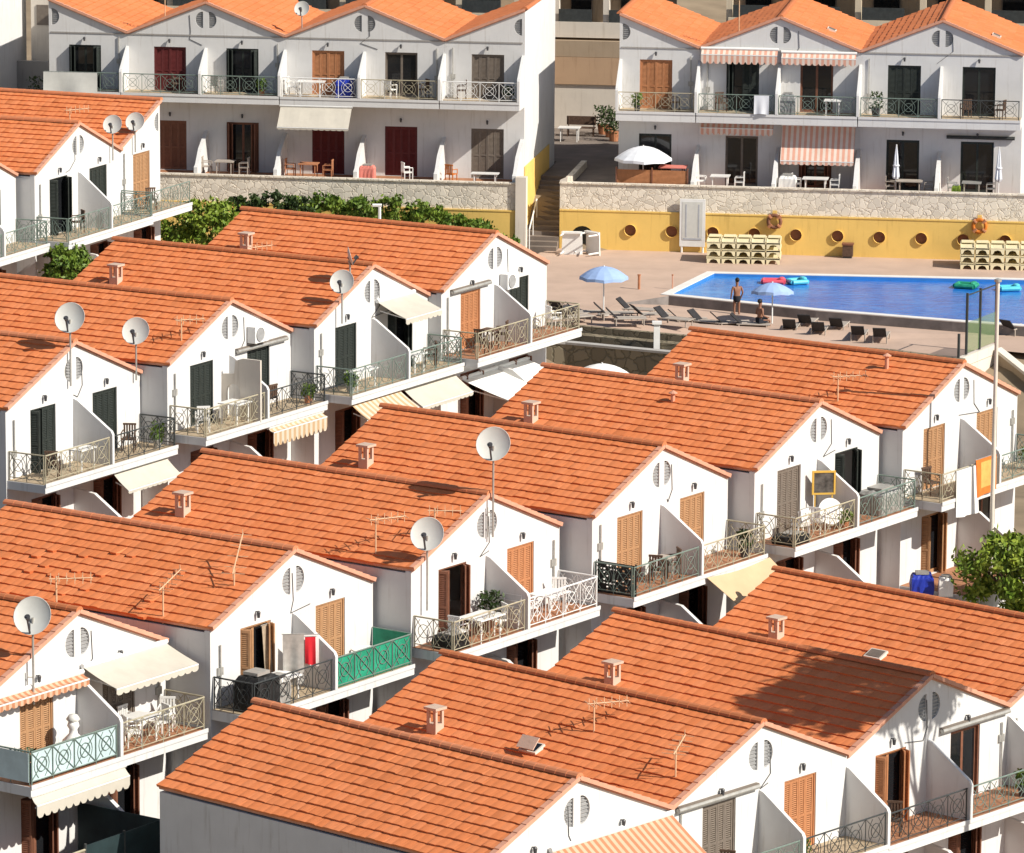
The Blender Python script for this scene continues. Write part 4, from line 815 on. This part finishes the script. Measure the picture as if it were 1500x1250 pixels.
def cloth(label, p, rz, w, h, mat, amp=.05, name='towel', cat='towel', seed=1, flare=0, band=None):
    rr = random.Random(seed); t = thing(name, label, cat, p, rz); mb = MB(); nx, ny = 12, 10; vs = []; ph = rr.uniform(0, 6)
    for k in (0, 1):
        for j in range(ny + 1):
            for i in range(nx + 1):
                u, v = i / nx, j / ny; vs.append((w * (u - .5) * (1 + flare * v), -amp * v * math.sin(u * 9 + ph) - .02 * k - .05 * v, -h * v - .04 * math.sin(u * 3 + ph) * v))
    o = (nx + 1) * (ny + 1); fs = [(k * o + j * (nx + 1) + i, k * o + j * (nx + 1) + i + 1, k * o + (j + 1) * (nx + 1) + i + 1, k * o + (j + 1) * (nx + 1) + i) for k in (0, 1) for j in range(ny) for i in range(nx)]
    mb.add(vs, fs)
    if band:
        for q, f in enumerate(fs):
            u, v = (q % (nx * ny)) % nx / nx, ((q % (nx * ny)) // nx) / ny
            if .2 < u < .75 and .08 < v < .72: mb.m[q] = 1
    mb.build('cloth', [mat] + ([band] if band else []), t, smooth=True); MB().bar((-w / 2 - .03, 0, .01), (w / 2 + .03, 0, .01), .014).build('hanging_rod', 'galv', t)
def rail_top(hn, x, dy=-.04, up=.94): r = H[hn]; return local(hn, x, -r['D']['dp'] + dy, r['E'] + r['D']['zf'] + up)
cloth('white sheet hung over the balcony rail of the towel house', rail_top('M5', -2.25, -.02), Y['M5'], 1.35, 1.55, 'white_cloth', .06, 'hanging_sheet', 'sheet', 2)
cloth('orange towel with a yellow middle hung over the rail of the towel house', rail_top('M5', -1.0, -.03, 1.1), Y['M5'], 1.35, 1.2, 'orange_towel', .03, seed=3, band='yellow_towel')
cloth('grey bath towel on the airer beside the red cloth', fl('M1', -1.05, -.8) + Vector((0, 0, 1.75)), R(8), .6, 1.45, 'galv', .05, seed=4)
cloth('pink towel on the airer behind the red cloth', fl('M1', -.42, -.85) + Vector((0, 0, 1.62)), R(12), .6, .9, 'white_cloth', .03, seed=5)
cloth('bright red cloth hanging on the balcony airer', fl('M1', -.5, -.98) + Vector((0, 0, 1.6)), R(12), .3, .8, 'red_cloth', .03, seed=6)
cloth('white canvas draped on the railing at the left end of the back row', rail_top('B0', 1.4), Y['B0'], 2.6, 1.0, 'dish', .05, 'hanging_canvas', 'canvas', 7)
cloth('curtain pulled aside in the doorway with the green screen', local('M1', -1.3, -.05, H['M1']['E'] - .35), Y['M1'], .5, 1.8, 'curtain', .1, 'door_curtain', 'curtain', 8)
cloth('white cloth over the chair by the grey door of the picture balcony', fl('M4', -2.35, -.95) + Vector((0, 0, .95)), Y['M4'], .5, .45, 'white_cloth', .06, seed=9)
cloth('striped beach towel drying on the upper right back balcony', rail_top('C1', -.7), Y['C1'], .7, .9, 'parasol_white', .03, seed=10)
t = thing('clothes_airer', 'white folding clothes airer leaning beside the crowded balcony partition', 'clothes airer', fl('M2', -.25, -1.0), Y['M2'])
for s in (-1, 1): MB().bar((0, s * .3, 0), (.25, s * .3, 1.3), .015).build('side_frame', 'white_paint', t)
mb = MB()
for i in range(6): mb.bar((.05 + .035 * i, -.3, .3 + .18 * i), (.05 + .035 * i, .3, .3 + .18 * i), .01)
mb.build('rods', 'white_paint', t)
# stepped arch screen of the air-conditioner house and lower tarp yard
t = thing('arch_screen', 'white stepped screen with an arched opening between the two dark doors', 'screen', fl('U1', -.45, -1.0), Y['U1'] + R(90)); mb = MB()
arch = [(.25 + .28 - .28 * math.cos(k * math.pi / 8), .9 + .3 * math.sin(k * math.pi / 8)) for k in range(9)]; mb.plate([[(-.55, 0), (.25, 0)] + arch + [(.81, 0), (1.0, 0), (1.0, 1.5), (.5, 1.55), (.45, 2.0), (.15, 2.1), (-.55, 2.1)]], 'y', 0, .08).build('panel', 'cream_wall_light', t)
o = MB().lathe([(.001, .03), (.17, .03), (.2, 0), (.001, 0)], 14).build('oval_plaque', 'vent', t, (-.2, -.002, 1.6)); o.rotation_euler = (R(90), 0, 0)
r = H['M0']; t = thing('tarpaulin_fence', 'dark green tarpaulin fence around the terrace at the bottom left corner', 'fence', local('M0', -3.6, -3.2, -.3), Y['M0'])
MB().box(0, 3.2, -.05, -.02, 0, 1.85).build('tarpaulin', 'dark_tarp', t); MB().box(3.17, 3.2, -.01, 2.9, 0, 1.85).build('side_tarpaulin', 'dark_tarp', t); MB().box(-3.2, -.05, -.05, -.02, 0, 1.7).build('glass_panel', 'greywood', t)
for x in (-3.2, -1.6, -.02, 1.6, 3.2): MB().bar((x, -.03, -.5), (x, -.03, 1.9), .04).build('post', 'iron', t)
MB().bar((-3.2, -.03, 1.74), (-.02, -.03, 1.74), .035).build('top_rail', 'beige_iron', t)
# tall lamp pole in front of the towel house
top = pxy(1462, 412, 157.5); pb = Vector((top.x, top.y, -.3)); t = thing('lamp_pole', 'tall cream pole rising past the right gable of the towel house', 'pole', pb)
MB().bar((0, 0, 0), (top.x - pb.x, 0, top.z - pb.z), .085, 10, .06).build('shaft', 'cream_wall_light', t); MB().bar((0, 0, 0), (0, 0, .5), .14, 10).build('base', 'concrete', t); MB().lathe([(.001, .1), (.12, .06), (.12, -.02), (.001, -.02)], 12).build('cap', 'galv', t, (top.x - pb.x, 0, top.z - pb.z))

# ------------------------------------------------------------------ poolside things
def parasol(label, base, h, rad, mat, n=8, open_=True, tilt=0):
    t = thing('parasol', label, 'parasol', base, 0, 'parasols'); t.rotation_euler = (R(tilt), 0, 0); MB().bar((0, 0, .05), (0, 0, h + .05), .03, 8).build('pole', 'white_paint', t); MB().lathe([(.001, .0), (.26, 0), (.26, .06), (.06, .12), (.001, .12)], 14).build('base', 'concrete', t)
    mb = MB(); mv = MB()
    if open_:
        vs = []; k = n * 2
        for j in range(6):
            s = j / 5; sc_ = [1 if i % 2 == 0 else .955 for i in range(k)]
            for i in range(k): a = 2 * math.pi * i / k; q = rad * max(s, .01) * (1 - (1 - sc_[i]) * s); vs.append((q * math.cos(a), q * math.sin(a), h - .42 * s ** 1.8 * rad / 1.0 - (.0 if i % 2 == 0 else -.03 * s)))
        for i in range(k): vs.append((vs[5 * k + i][0] * 1.01, vs[5 * k + i][1] * 1.01, vs[5 * k + i][2] - .13))
        mb.add(vs, [(j * k + i, j * k + (i + 1) % k, (j + 1) * k + (i + 1) % k, (j + 1) * k + i) for j in range(6) for i in range(k)]); mb.build('canopy', mat, t)
        for i in range(n): a = 2 * math.pi * i / n; mv.bar((0, 0, h - .03), (rad * .97 * math.cos(a), rad * .97 * math.sin(a), h - .44 * rad), .01, 4)
        mv.build('ribs', 'white_paint', t)
    else:
        vs = []
        for z, q in ((h, .03), (h * .8, .09), (h * .5, .15), (h * .38, .19), (h * .33, .12)):
            for i in range(14): a = 2 * math.pi * i / 14; rr = q * (1 if i % 2 else .6); vs.append((rr * math.cos(a), rr * math.sin(a), z))
        mb.add(vs, [(j * 14 + i, j * 14 + (i + 1) % 14, (j + 1) * 14 + (i + 1) % 14, (j + 1) * 14 + i) for j in range(4) for i in range(14)]).build('canopy', mat, t); MB().lathe([(.1, h * .62), (.16, h * .61), (.16, h * .59), (.1, h * .58)], 10).build('strap', mat, t)
parasol('pale blue parasol over the loungers left of the pool', px(884, 462, 0), 2.15, 1.06, 'parasol_blue'); parasol('pale blue parasol at the pool edge beside the standing bather', px(1131, 478, LOW), 1.9, .92, 'parasol_blue', tilt=-6)
parasol('open white parasol over the wooden fenced terrace', gf('C0', 1.35, -1.4), 2.0, 1.35, 'parasol_white'); parasol('folded white parasol on the left of the two far right terraces', gf('C2', -1.95, -1.5), 2.35, 1, 'parasol_white', open_=False); parasol('folded white parasol on the right of the two far right terraces', gf('C2', 2.85, -1.5), 2.35, 1, 'parasol_white', open_=False)
parasol('open white parasol below the balcony end of the pool house', gf('U3', 2.3, -3.2), 2.0, 1.25, 'white_cloth')
def lounger_mesh():
    fr = MB().bar((-.3, -.95, .3), (-.3, .5, .3), .03).bar((.3, -.95, .3), (.3, .5, .3), .03)
    leg = MB().bar((0, 0, 0), (0, 0, .3), .03); st = MB().box(-.28, .28, -.93, .3, .29, .31); bk = MB().add([(-.28, .3, .3), (.28, .3, .3), (.28, .78, .74), (-.28, .78, .74), (-.28, .33, .27), (.28, .33, .27), (.28, .81, .71), (-.28, .81, .71)], [(0, 1, 2, 3), (4, 5, 6, 7), (0, 1, 5, 4), (1, 2, 6, 5), (2, 3, 7, 6), (3, 0, 4, 7)])
    return fr.mesh('frame', ['lounger_frame']), leg.mesh('leg', ['lounger_frame']), st.mesh('seat', ['lounger_frame']), bk.mesh('backrest', ['lounger_mesh'])
LM = lounger_mesh()
def lounger(label, p, rz):
    t = thing('sun_lounger', label, 'sun lounger', p, rz, 'sun loungers along the deck'); link('frame', LM[0], t); link('seat', LM[2], t); link('backrest', LM[3], t)
    for x in (-.3, .3):
        for y in (-.8, .4): link('leg', LM[1], t, (x, y, 0))
for u, v, a, s in ((824, 462, 150, 'leftmost dark backed lounger on the deck'), (856, 467, 100, 'lounger just left of the blue parasol pole'), (897, 468, 95, 'lounger just right of the blue parasol pole'), (950, 470, 110, 'lounger third from the blue parasol'), (985, 476, 60, 'lounger between the gate post and the ridge end'), (1006, 478, 100, 'lounger just above the ridge end of the pool side roof'),
                   (1068, 482, 100, 'lounger at the feet of the standing bather'), (1097, 484, 80, 'lounger beside the sitting bather'), (1158, 488, 170, 'first of the four loungers right of the bathers'), (1200, 492, 170, 'second of the four loungers right of the bathers'), (1258, 498, 170, 'third of the four loungers right of the bathers'), (1290, 501, 170, 'last of the four loungers right of the bathers'), (1486, 490, 140, 'lone dark lounger beyond the tall pole'), (838, 474, 120, 'nearest lounger at the left front edge of the deck'), (915, 476, 95, 'lounger second from the blue parasol'), (930, 462, 70, 'lounger set back behind the front ones right of the blue parasol'), (1182, 481, 165, 'lounger set behind the four right of the bathers, left one'), (1228, 486, 165, 'lounger set behind the four right of the bathers, right one'), (1034, 480, 60, 'lounger left of the bathers, above the roof ridge')):
    lounger(s, px(u, v, 0 if u < 990 else LOW), R(a))
def stack_unit():
    sh = MB(); sh.box(-.3, .3, -.9, .9, .22, .28)
    for s in (-1, 1):
        sh.plate([[(-.31, 0), (-.22, 0), (-.14, .16), (0, .2), (.14, .16), (.22, 0), (.31, 0), (.31, .3), (-.31, .3)]], 'y', s * .85 - .05, s * .85 + .05)
        sh.box(s * .31 - .02, s * .31 + .02, -.9, .9, .2, .34)
    bk = MB().box(-.28, .28, .25, .92, .345, .38); return sh.mesh('shell', ['resin']), bk.mesh('backrest', ['resin'])
SM = stack_unit()
for base, nm in ((px(1047, 384, 0), 'left'), (px(1418, 393, 0), 'right')):
    for i in range(5):
        for k in range(3):
            wd = ('bottom', 'middle', 'top')[k]; od = ('first', 'second', 'third', 'fourth', 'fifth')[i]
            t = thing('stacked_lounger', '%s white resin lounger in the %s stack of the %s bank against the yellow wall' % (wd, od, nm), 'sun lounger', base + Vector((math.cos(R(-5)) * .69 * i, math.sin(R(-5)) * .69 * i + .5, .36 * k)), R(-5), 'stacked white loungers by the yellow wall')
            link('shell', SM[0], t); link('backrest', SM[1], t)
for label, u, v, a in (('white resin table on its side, left one by the arched door', 838, 373, -8), ('white resin table on its side, right one by the arched door', 868, 373, -50)):
    t = thing('tipped_table', label, 'table', px(u, v, 0), R(a), 'tipped tables by the arched door'); MB().plate([[(-.5, 0), (.5, 0), (.46, 1.1), (-.46, 1.1)]], 'y', 0, .05).build('tabletop', 'white_plastic', t); MB().box(-.5, .5, -.12, -.002, 1.0, 1.08).build('rim', 'white_plastic', t)
    for x in (-.42, .42):
        for z in (.12, .98): MB().bar((x, -.02, z), (x * 1.12, -.68, z), .05, 6, .035).build('leg', 'white_plastic', t)
t = thing('notice_board', 'white framed board standing against the porthole wall', 'notice board', local('C1', -3.74, -2.95, -2.8), Y['C1']); MB().box(-.6, .6, 0, .1, .3, 2.55).build('board', 'white_paint', t); mb = MB()
plain('board_grey', (.42, .44, .48), .6, .1, 3)
mb.box(-.48, .48, -.012, -.002, .62, 2.42).build('panel', 'dish', t); mb = MB(); mb.box(-.33, -.27, -.02, -.013, .75, 2.3).box(.27, .33, -.02, -.013, .75, 2.3).box(-.42, .42, -.02, -.013, .62, .7).build('panel_stripes', 'board_grey', t); MB().bar((-.5, .05, 0), (-.5, .05, .3), .05).bar((.5, .05, 0), (.5, .05, .3), .05).build('feet', 'white_paint', t)
def ring(label, p, mat):
    t = thing('life_ring', label, 'life ring', p, Y['C1'], 'life rings on the yellow wall'); mb = MB(); n, k = 20, 8; vs = [((.29 + .085 * math.cos(2 * math.pi * j / k)) * math.cos(2 * math.pi * i / n), .085 * math.sin(2 * math.pi * j / k), (.29 + .085 * math.cos(2 * math.pi * j / k)) * math.sin(2 * math.pi * i / n)) for i in range(n) for j in range(k)]
    mb.add(vs, [(i * k + j, i * k + (j + 1) % k, ((i + 1) % n) * k + (j + 1) % k, ((i + 1) % n) * k + j) for i in range(n) for j in range(k)]).build('ring', mat, t, smooth=True); m2 = MB()
    for a in (45, 135, 225, 315): MB().bar((.2 * math.cos(R(a)), -.02, .2 * math.sin(R(a))), (.4 * math.cos(R(a)), -.02, .4 * math.sin(R(a))), .09, 8).build('band', 'clay_pot', t)
    MB().box(-.1, .1, .06, .12, .1, .5).build('bracket', 'yellow_wall', t)
ring('faded life ring above the left bank of stacked loungers', local('C1', .12, -2.9, -1.2), 'brown'); ring('orange life ring above the right bank of stacked loungers', local('C1', 9.7, -2.9, -1.15), 'orange_ring')
t = thing('waste_bin', 'dark square bin standing at the foot of the porthole wall', 'bin', local('C1', 3.6, -3.1, -2.8), Y['C1']); MB().box(-.24, .24, -.2, .2, .1, .62).build('body', 'wicker', t); MB().box(-.27, .27, -.23, .23, .622, .7).build('lid', 'brown', t); MB().box(-.2, .2, -.15, .15, 0, .1).build('base', 'iron', t)
def inflatable(name, label, p, mat, w, d, rz=0):
    t = thing(name, label, 'pool float', p, rz); mb = MB()
    for s in (-1, 1): mb.bar((-w / 2, s * d / 2, 0), (w / 2, s * d / 2, 0), .14, 8)
    for s in (-1, 1): mb.bar((s * w / 2, -d / 2, 0), (s * w / 2, d / 2, 0), .14, 8)
    t.scale = (.78, .78, .78); mb.build('tube', mat, t); MB().box(-w / 2, w / 2, -d / 2, d / 2, -.06, .03).build('floor', mat, t); MB().ell((w * .4, 0, .16), .2, d * .45, .1).build('pillow', mat, t)
inflatable('air_mattress', 'pink and red air mattress floating near the far pool edge', px(1133, 412, -.02), 'pink_plastic', 1.2, .7, R(-5)); inflatable('inflatable_boat', 'turquoise inflatable floating right of the pink air mattress', px(1168, 412, -.0), 'cyan_plastic', .9, .8, R(20)); inflatable('inflatable_raft', 'green inflatable at the far pool edge near the tall pole', px(1415, 418, -.0), 'green_screen', 1.1, .9, R(-20))
inflatable('inflatable_lilo', 'turquoise lilo right of the tall pole', px(1478, 422, -.0), 'cyan_plastic', 1.1, .6, R(10))
for u, v, s in ((936, 424, 'short wooden post at the left pool corner'), (985, 424, 'thin post beside the pool steps')): t = thing('marker_post', s, 'post', px(u, v, .0)); MB().bar((0, 0, 0), (0, 0, .62), .06 if u < 950 else .03, 6).build('shaft', 'clay_pot' if u < 950 else 'verge', t); MB().bar((0, 0, .62), (0, 0, .68), .08 if u < 950 else .045, 6).build('cap', 'clay_pot', t)
# wooden terrace fence, beds behind alley
t = thing('terrace_fence', 'brown plank fence round the terrace with the open white parasol', 'fence', gf('C0', .2, -2.3), Y['C0']); rr = random.Random(4)
for i in range(2): MB().box(i * 1.68, i * 1.68 + 1.64, -.02, .02, .05, 1.0).build('plank_panel', 'orange_wood_louvre', t)
for i in range(3): MB().box(i * 1.68 - .03 - (.01 if i == 0 else 0), i * 1.68 + .03, -.05, .05, 0, 1.12).build('post', 'brown', t)
plain('pink_cloth', (.62, .2, .16), .9, .08, 3)
t = thing('table', 'table with a salmon cloth under the open white parasol', 'table', gf('C0', 2.75, -1.3), Y['C0'], 'balcony tables'); MB().box(-.65, .65, -.5, .5, 1.02, 1.06).build('tablecloth', 'pink_cloth', t)
for x in (-.5, .5):
    for y in (-.4, .4): MB().bar((x, y, 0), (x, y, 1.02), .03).build('leg', 'brown', t)
def bench(label, p, rz):
    t = thing('bench', label, 'bench', p, rz); MB().box(-.75, .75, -.25, .2, .42, .47).build('seat', 'wicker', t); MB().box(-.75, .75, .2, .25, .55, 1.0).build('backrest', 'wicker', t)
    for x in (-.65, .65):
        for y in (-.2, .2): MB().bar((x, y, 0), (x, y, .42 if y < 0 else .98), .03).build('leg', 'wicker', t)
bench('dark bench in the shaded alley', local('B3', .0, 19.5, -AZ + 2.76), al['yaw']); 
for i, (x, y, s) in enumerate(((1.0, 20.5, 'left'), (1.5, 19.5, 'middle'), (1.9, 18, 'right'))): pot('%s shaded shrub beside the alley bench' % s, local('B3', x, y, -AZ + 2.76), 1.0, 'leaf_dark', .28, .5, 200, seed=30 + i)
table('white table in front of the alley bench', local('B3', -.3, 17.5, -AZ + 2.76), al['yaw'], w=1.1)
for i, (x, y, h, s) in enumerate(((-3.3, 6, 1.6, 'left'), (-2.3, 6.5, 2.2, 'middle'), (-1.2, 6, 1.8, 'right'), (-.6, 5.2, 1.2, 'front'))): pot('%s pot of pale plants in the yard at the top left corner' % s, local('B0', x, y, .8), h, ('lounger_frame', 'leaf_dark')[i % 2], .3, .5, 260, seed=40 + i)
# terrace bits of the back rows
def tset(hn, x, mat, lab, big=False):
    table('table %s' % lab, gf(hn, x, -1.5), Y[hn], mat, w=1.2 if big else .9); chair('left chair at the table %s' % lab, gf(hn, x - .9, -1.4), Y[hn] + R(90), mat, 'terrace chairs'); chair('right chair at the table %s' % lab, gf(hn, x + .9, -1.4), Y[hn] + R(270), mat, 'terrace chairs')
tset('B2', -2.4, 'clay_pot', 'under the beige back awning'); tset('B1', 1.2, 'lounger_frame', 'on the terrace left of the beige awning'); tset('C1', 1.9, 'white_plastic', 'under the lowered pink awning', True); tset('C2', -1.3, 'lounger_frame', 'beside the left folded parasol', True); tset('C1', -2.6, 'white_plastic', 'left of the lowered pink awning'); tset('C2', 1.6, 'galv', 'beside the right folded parasol')
chair('white chair at the dark red terrace door', gf('B2', 2.3, -1.5), Y['B2'] + R(120), group='terrace chairs'); table('low white table at the grey-brown terrace door', gf('B3', -1.6, -1.6), Y['B3'], w=1.3, d=.6, h=.5); chair('orange chair beside the terrace partition stub', gf('B3', -3.2, -1.7), Y['B3'] + R(160), 'orange_ring', 'terrace chairs')
heap('pink cushion bag by the dark red terrace door', gf('B2', -.1 + .55, -1.7), Y['B2'], .7, .6, .7, 'pink_cloth', seed=14); heap('lime green crate on the far right terrace', gf('C2', .9, -2.0), Y['C2'], .4, .35, .6, 'leaf_light', seed=15)
table('white table on the upper back balcony above the beige awning', fl('B2', -2.4, -.9), Y['B2'], w=1.3, d=.7); chair('white chair at the left of the balcony above the beige awning', fl('B2', -3.3, -.8), Y['B2'] + R(90)); chair('white chair on the back balcony right of the blue drum', fl('B2', 1.4, -.9), Y['B2'] + R(150)); chair('grey chair on the upper left back balcony by the dark open door', fl('B1', .7, -.9), Y['B1'] + R(160), 'galv'); table('white table on the upper balcony with the open dark door of the right building', fl('C1', 2.6, -.9), Y['C1'], w=.8)
heap('grey covered box at the middle upper balcony of the right building', fl('C1', .5, -1.1), Y['C1'], .7, .4, .95, 'vent', seed=16)

# ------------------------------------------------------------------ people
def person(label, p, rz, pose, trunks):
    J = {'pelvis': (0, 0, .92), 'chest': (0, 0, 1.22), 'neck': (0, .01, 1.46), 'head0': (0, .0, 1.54), 'head1': (0, -.02, 1.70)}
    rad = {'pelvis': (.15, .11), 'chest': (.155, .11), 'neck': (.055, .055), 'head0': (.07, .08), 'head1': (.085, .1)}
    ed = [('pelvis', 'chest'), ('chest', 'neck'), ('neck', 'head0'), ('head0', 'head1')]
    for s, n in ((-1, 'L'), (1, 'R')):
        st = pose == 'stand'
        P_ = {'hip': (s * .09, 0, .88), 'knee': (s * .11, -.03 if st else -.42, .48 if st else .86), 'ankle': (s * .11, .02 if st else -.45, .07 if st else .45), 'toe': (s * .13, -.14 if st else -.6, .03 if st else .4), 'sh': (s * .19, 0, 1.40), 'el': (s * .27, .03, 1.12), 'wr': (s * (.24 if st else .2), -.1 if st else -.25, .9 if st else 1.0), 'hand': (s * .23, -.14 if st else -.34, .82 if st else .98)}
        Rr = {'hip': .09, 'knee': .055, 'ankle': .038, 'toe': .035, 'sh': .06, 'el': .04, 'wr': .028, 'hand': .035}
        for k, v in P_.items(): J[n + k] = v; rad[n + k] = (Rr[k], Rr[k])
        ed += [('pelvis', n + 'hip'), (n + 'hip', n + 'knee'), (n + 'knee', n + 'ankle'), (n + 'ankle', n + 'toe'), ('chest', n + 'sh'), (n + 'sh', n + 'el'), (n + 'el', n + 'wr'), (n + 'wr', n + 'hand')]
    dz = 0 if pose == 'stand' else -.42; ks = list(J); me = bpy.data.meshes.new('body'); me.from_pydata([(x, y, z + dz) for x, y, z in J.values()], [(ks.index(a), ks.index(b)) for a, b in ed], [])
    o = bpy.data.objects.new('body_rig', me); col.objects.link(o); sk = o.modifiers.new('s', 'SKIN'); su = o.modifiers.new('u', 'SUBSURF'); su.levels = 2
    if not me.skin_vertices: bpy.context.view_layer.objects.active = o
    for i, k in enumerate(ks): me.skin_vertices[0].data[i].radius = rad[k]
    me.skin_vertices[0].data[0].use_root = True
    dg = bpy.context.evaluated_depsgraph_get(); dg.update(); bm_ = bpy.data.meshes.new_from_object(o.evaluated_get(dg)); bpy.data.objects.remove(o)
    bm_.materials.clear(); bm_.materials.append(MATS['skin']); bm_.polygons.foreach_set('use_smooth', [True] * len(bm_.polygons))
    t = thing('person', label, 'person', p, rz, 'bathers by the pool'); link('body', bm_, t)
    MB().ell((0, .02, 1.70 + dz), .1, .115, .11, 12).build('hair', 'hair', t, smooth=True); MB().lathe([(.12, .72), (.165, .80), (.17, .95), (.15, 1.0)], 14).build('swim_shorts', trunks, t, (0, 0, dz)) if pose == 'stand' else MB().box(-.16, .16, -.3, .13, .76 + dz, .98 + dz).build('swim_shorts', trunks, t)
person('person standing in dark shorts at the pool edge by the blue parasol', px(1079, 466, LOW), R(200), 'stand', 'shorts')
person('dark haired person sitting under the pool edge parasol', px(1113, 484, LOW), R(120), 'sit', 'shorts')

# ------------------------------------------------------------------ plants
def crown(mb, c, rad, n_clump, n_leaf, leaf, seed, core=.35):
    rr = random.Random(seed); c = Vector(c)
    for i in range(n_clump):
        while True:
            v = Vector((rr.uniform(-1, 1), rr.uniform(-1, 1), rr.uniform(-1, 1)))
            if core < v.length < 1: break
        cc = c + Vector((v.x * rad[0], v.y * rad[1], v.z * rad[2])); cr = rr.uniform(.16, .34) * min(rad)
        for k in range(n_leaf):
            p = Vector((rr.gauss(0, 1), rr.gauss(0, 1), rr.gauss(0, .8))) * cr * .6; leafq(mb, cc + p, rr, leaf)
def tree(name, label, cat, base, h, rad, seed, mat='leaf', clumps=60, nl=70, leaf=.15, group=None):
    t = thing(name, label, cat, base, 0, group); mb = MB(); crown(mb, (0, 0, h), rad, clumps, nl, leaf, seed); mb.build('crown', mat, t); rr = random.Random(seed); tr = MB(); tr.bar((0, 0, -.5), (.05, 0, h * .55), .16, 8, .1)
    for i in range(6): a = i * 1.05; tr.bar((.05, 0, h * (.4 + .03 * i)), (math.cos(a) * rad[0] * .6, math.sin(a) * rad[1] * .6, h + rad[2] * rr.uniform(-.2, .4)), .07, 6, .025)
    tr.build('trunk', 'bark', t)
tree('leafy_tree', 'bright green tree at the right edge below the towel house', 'tree', px(1483, 914, -.2), 1.7, (1.75, 1.5, 1.2), 3, 'leaf_light', 80, 80, .12)
tree('shrub', 'green bush between the upper left balcony and the long roofs', 'shrub', pxy(300, 335, 212) - Vector((0, 0, 1.6)), 1.6, (1.9, 1.5, 1.2), 5, 'leaf_light', 60, 70, .13)
tree('shrub', 'dark bush at the foot of the upper left row', 'shrub', pxy(96, 392, 196) - Vector((0, 0, 1.3)), 1.3, (1.0, 1.0, .9), 6, 'leaf', 45, 60, .12)
tree('shrub', 'dark bush below the stone wall left of the hedge', 'shrub', pxy(395, 303, 222) - Vector((0, 0, 1.1)), 1.1, (2.0, .8, .55), 11, 'leaf_dark', 50, 60, .12)
hb = local('B3', -5.4, -4.0, 0); t = thing('hedge', 'overgrown green hedge in front of the left yellow wall', 'hedge', (hb.x, hb.y, .3), Y['B3']); mb = MB()
for i in range(13):
    x = -4.6 + i * .8; z = 2.1 - .014 * (x + 1.5) ** 2 - .09 * max(0, x) ** 1.3; crown(mb, (x, 0, max(.4, z) - .2), (.75, .8, .75 if z > .8 else .6), 12, 60, .13, 50 + i, .2); crown(mb, (x, 0, .45), (.7, .75, .6), 9, 50, .13, 90 + i, .2)
mb.build('foliage', 'leaf', t); MB().bar((-4, 0, 0), (-4, 0, 1.4), .06).bar((-1, 0, 0), (-1, 0, 1.4), .06).bar((2, 0, 0), (2, 0, 1.), .06).build('stems', 'bark', t)
vp = pxy(556, 308, 222); t = thing('vent_post', 'white T shaped vent post in front of the hedge', 'post', vp - Vector((0, 0, 1.2))); MB().bar((0, 0, -2), (0, 0, 1.35), .07).build('shaft', 'white_paint', t); MB().bar((-.32, 0, 1.42), (.1, 0, 1.42), .08).build('crosspiece', 'white_paint', t)
# the tree right of the frame whose shadow lies on the roof
sp = roofp('N3', -.8, 1.35); cpos = sp + sdir * 13
tree('shade_tree', 'tree casting its shadow on the nearest row roof', 'tree', Vector((cpos.x, cpos.y, cpos.z - 9)), 9, (2.5, 2.6, 1.5), 9, 'leaf', 78, 66, .2)
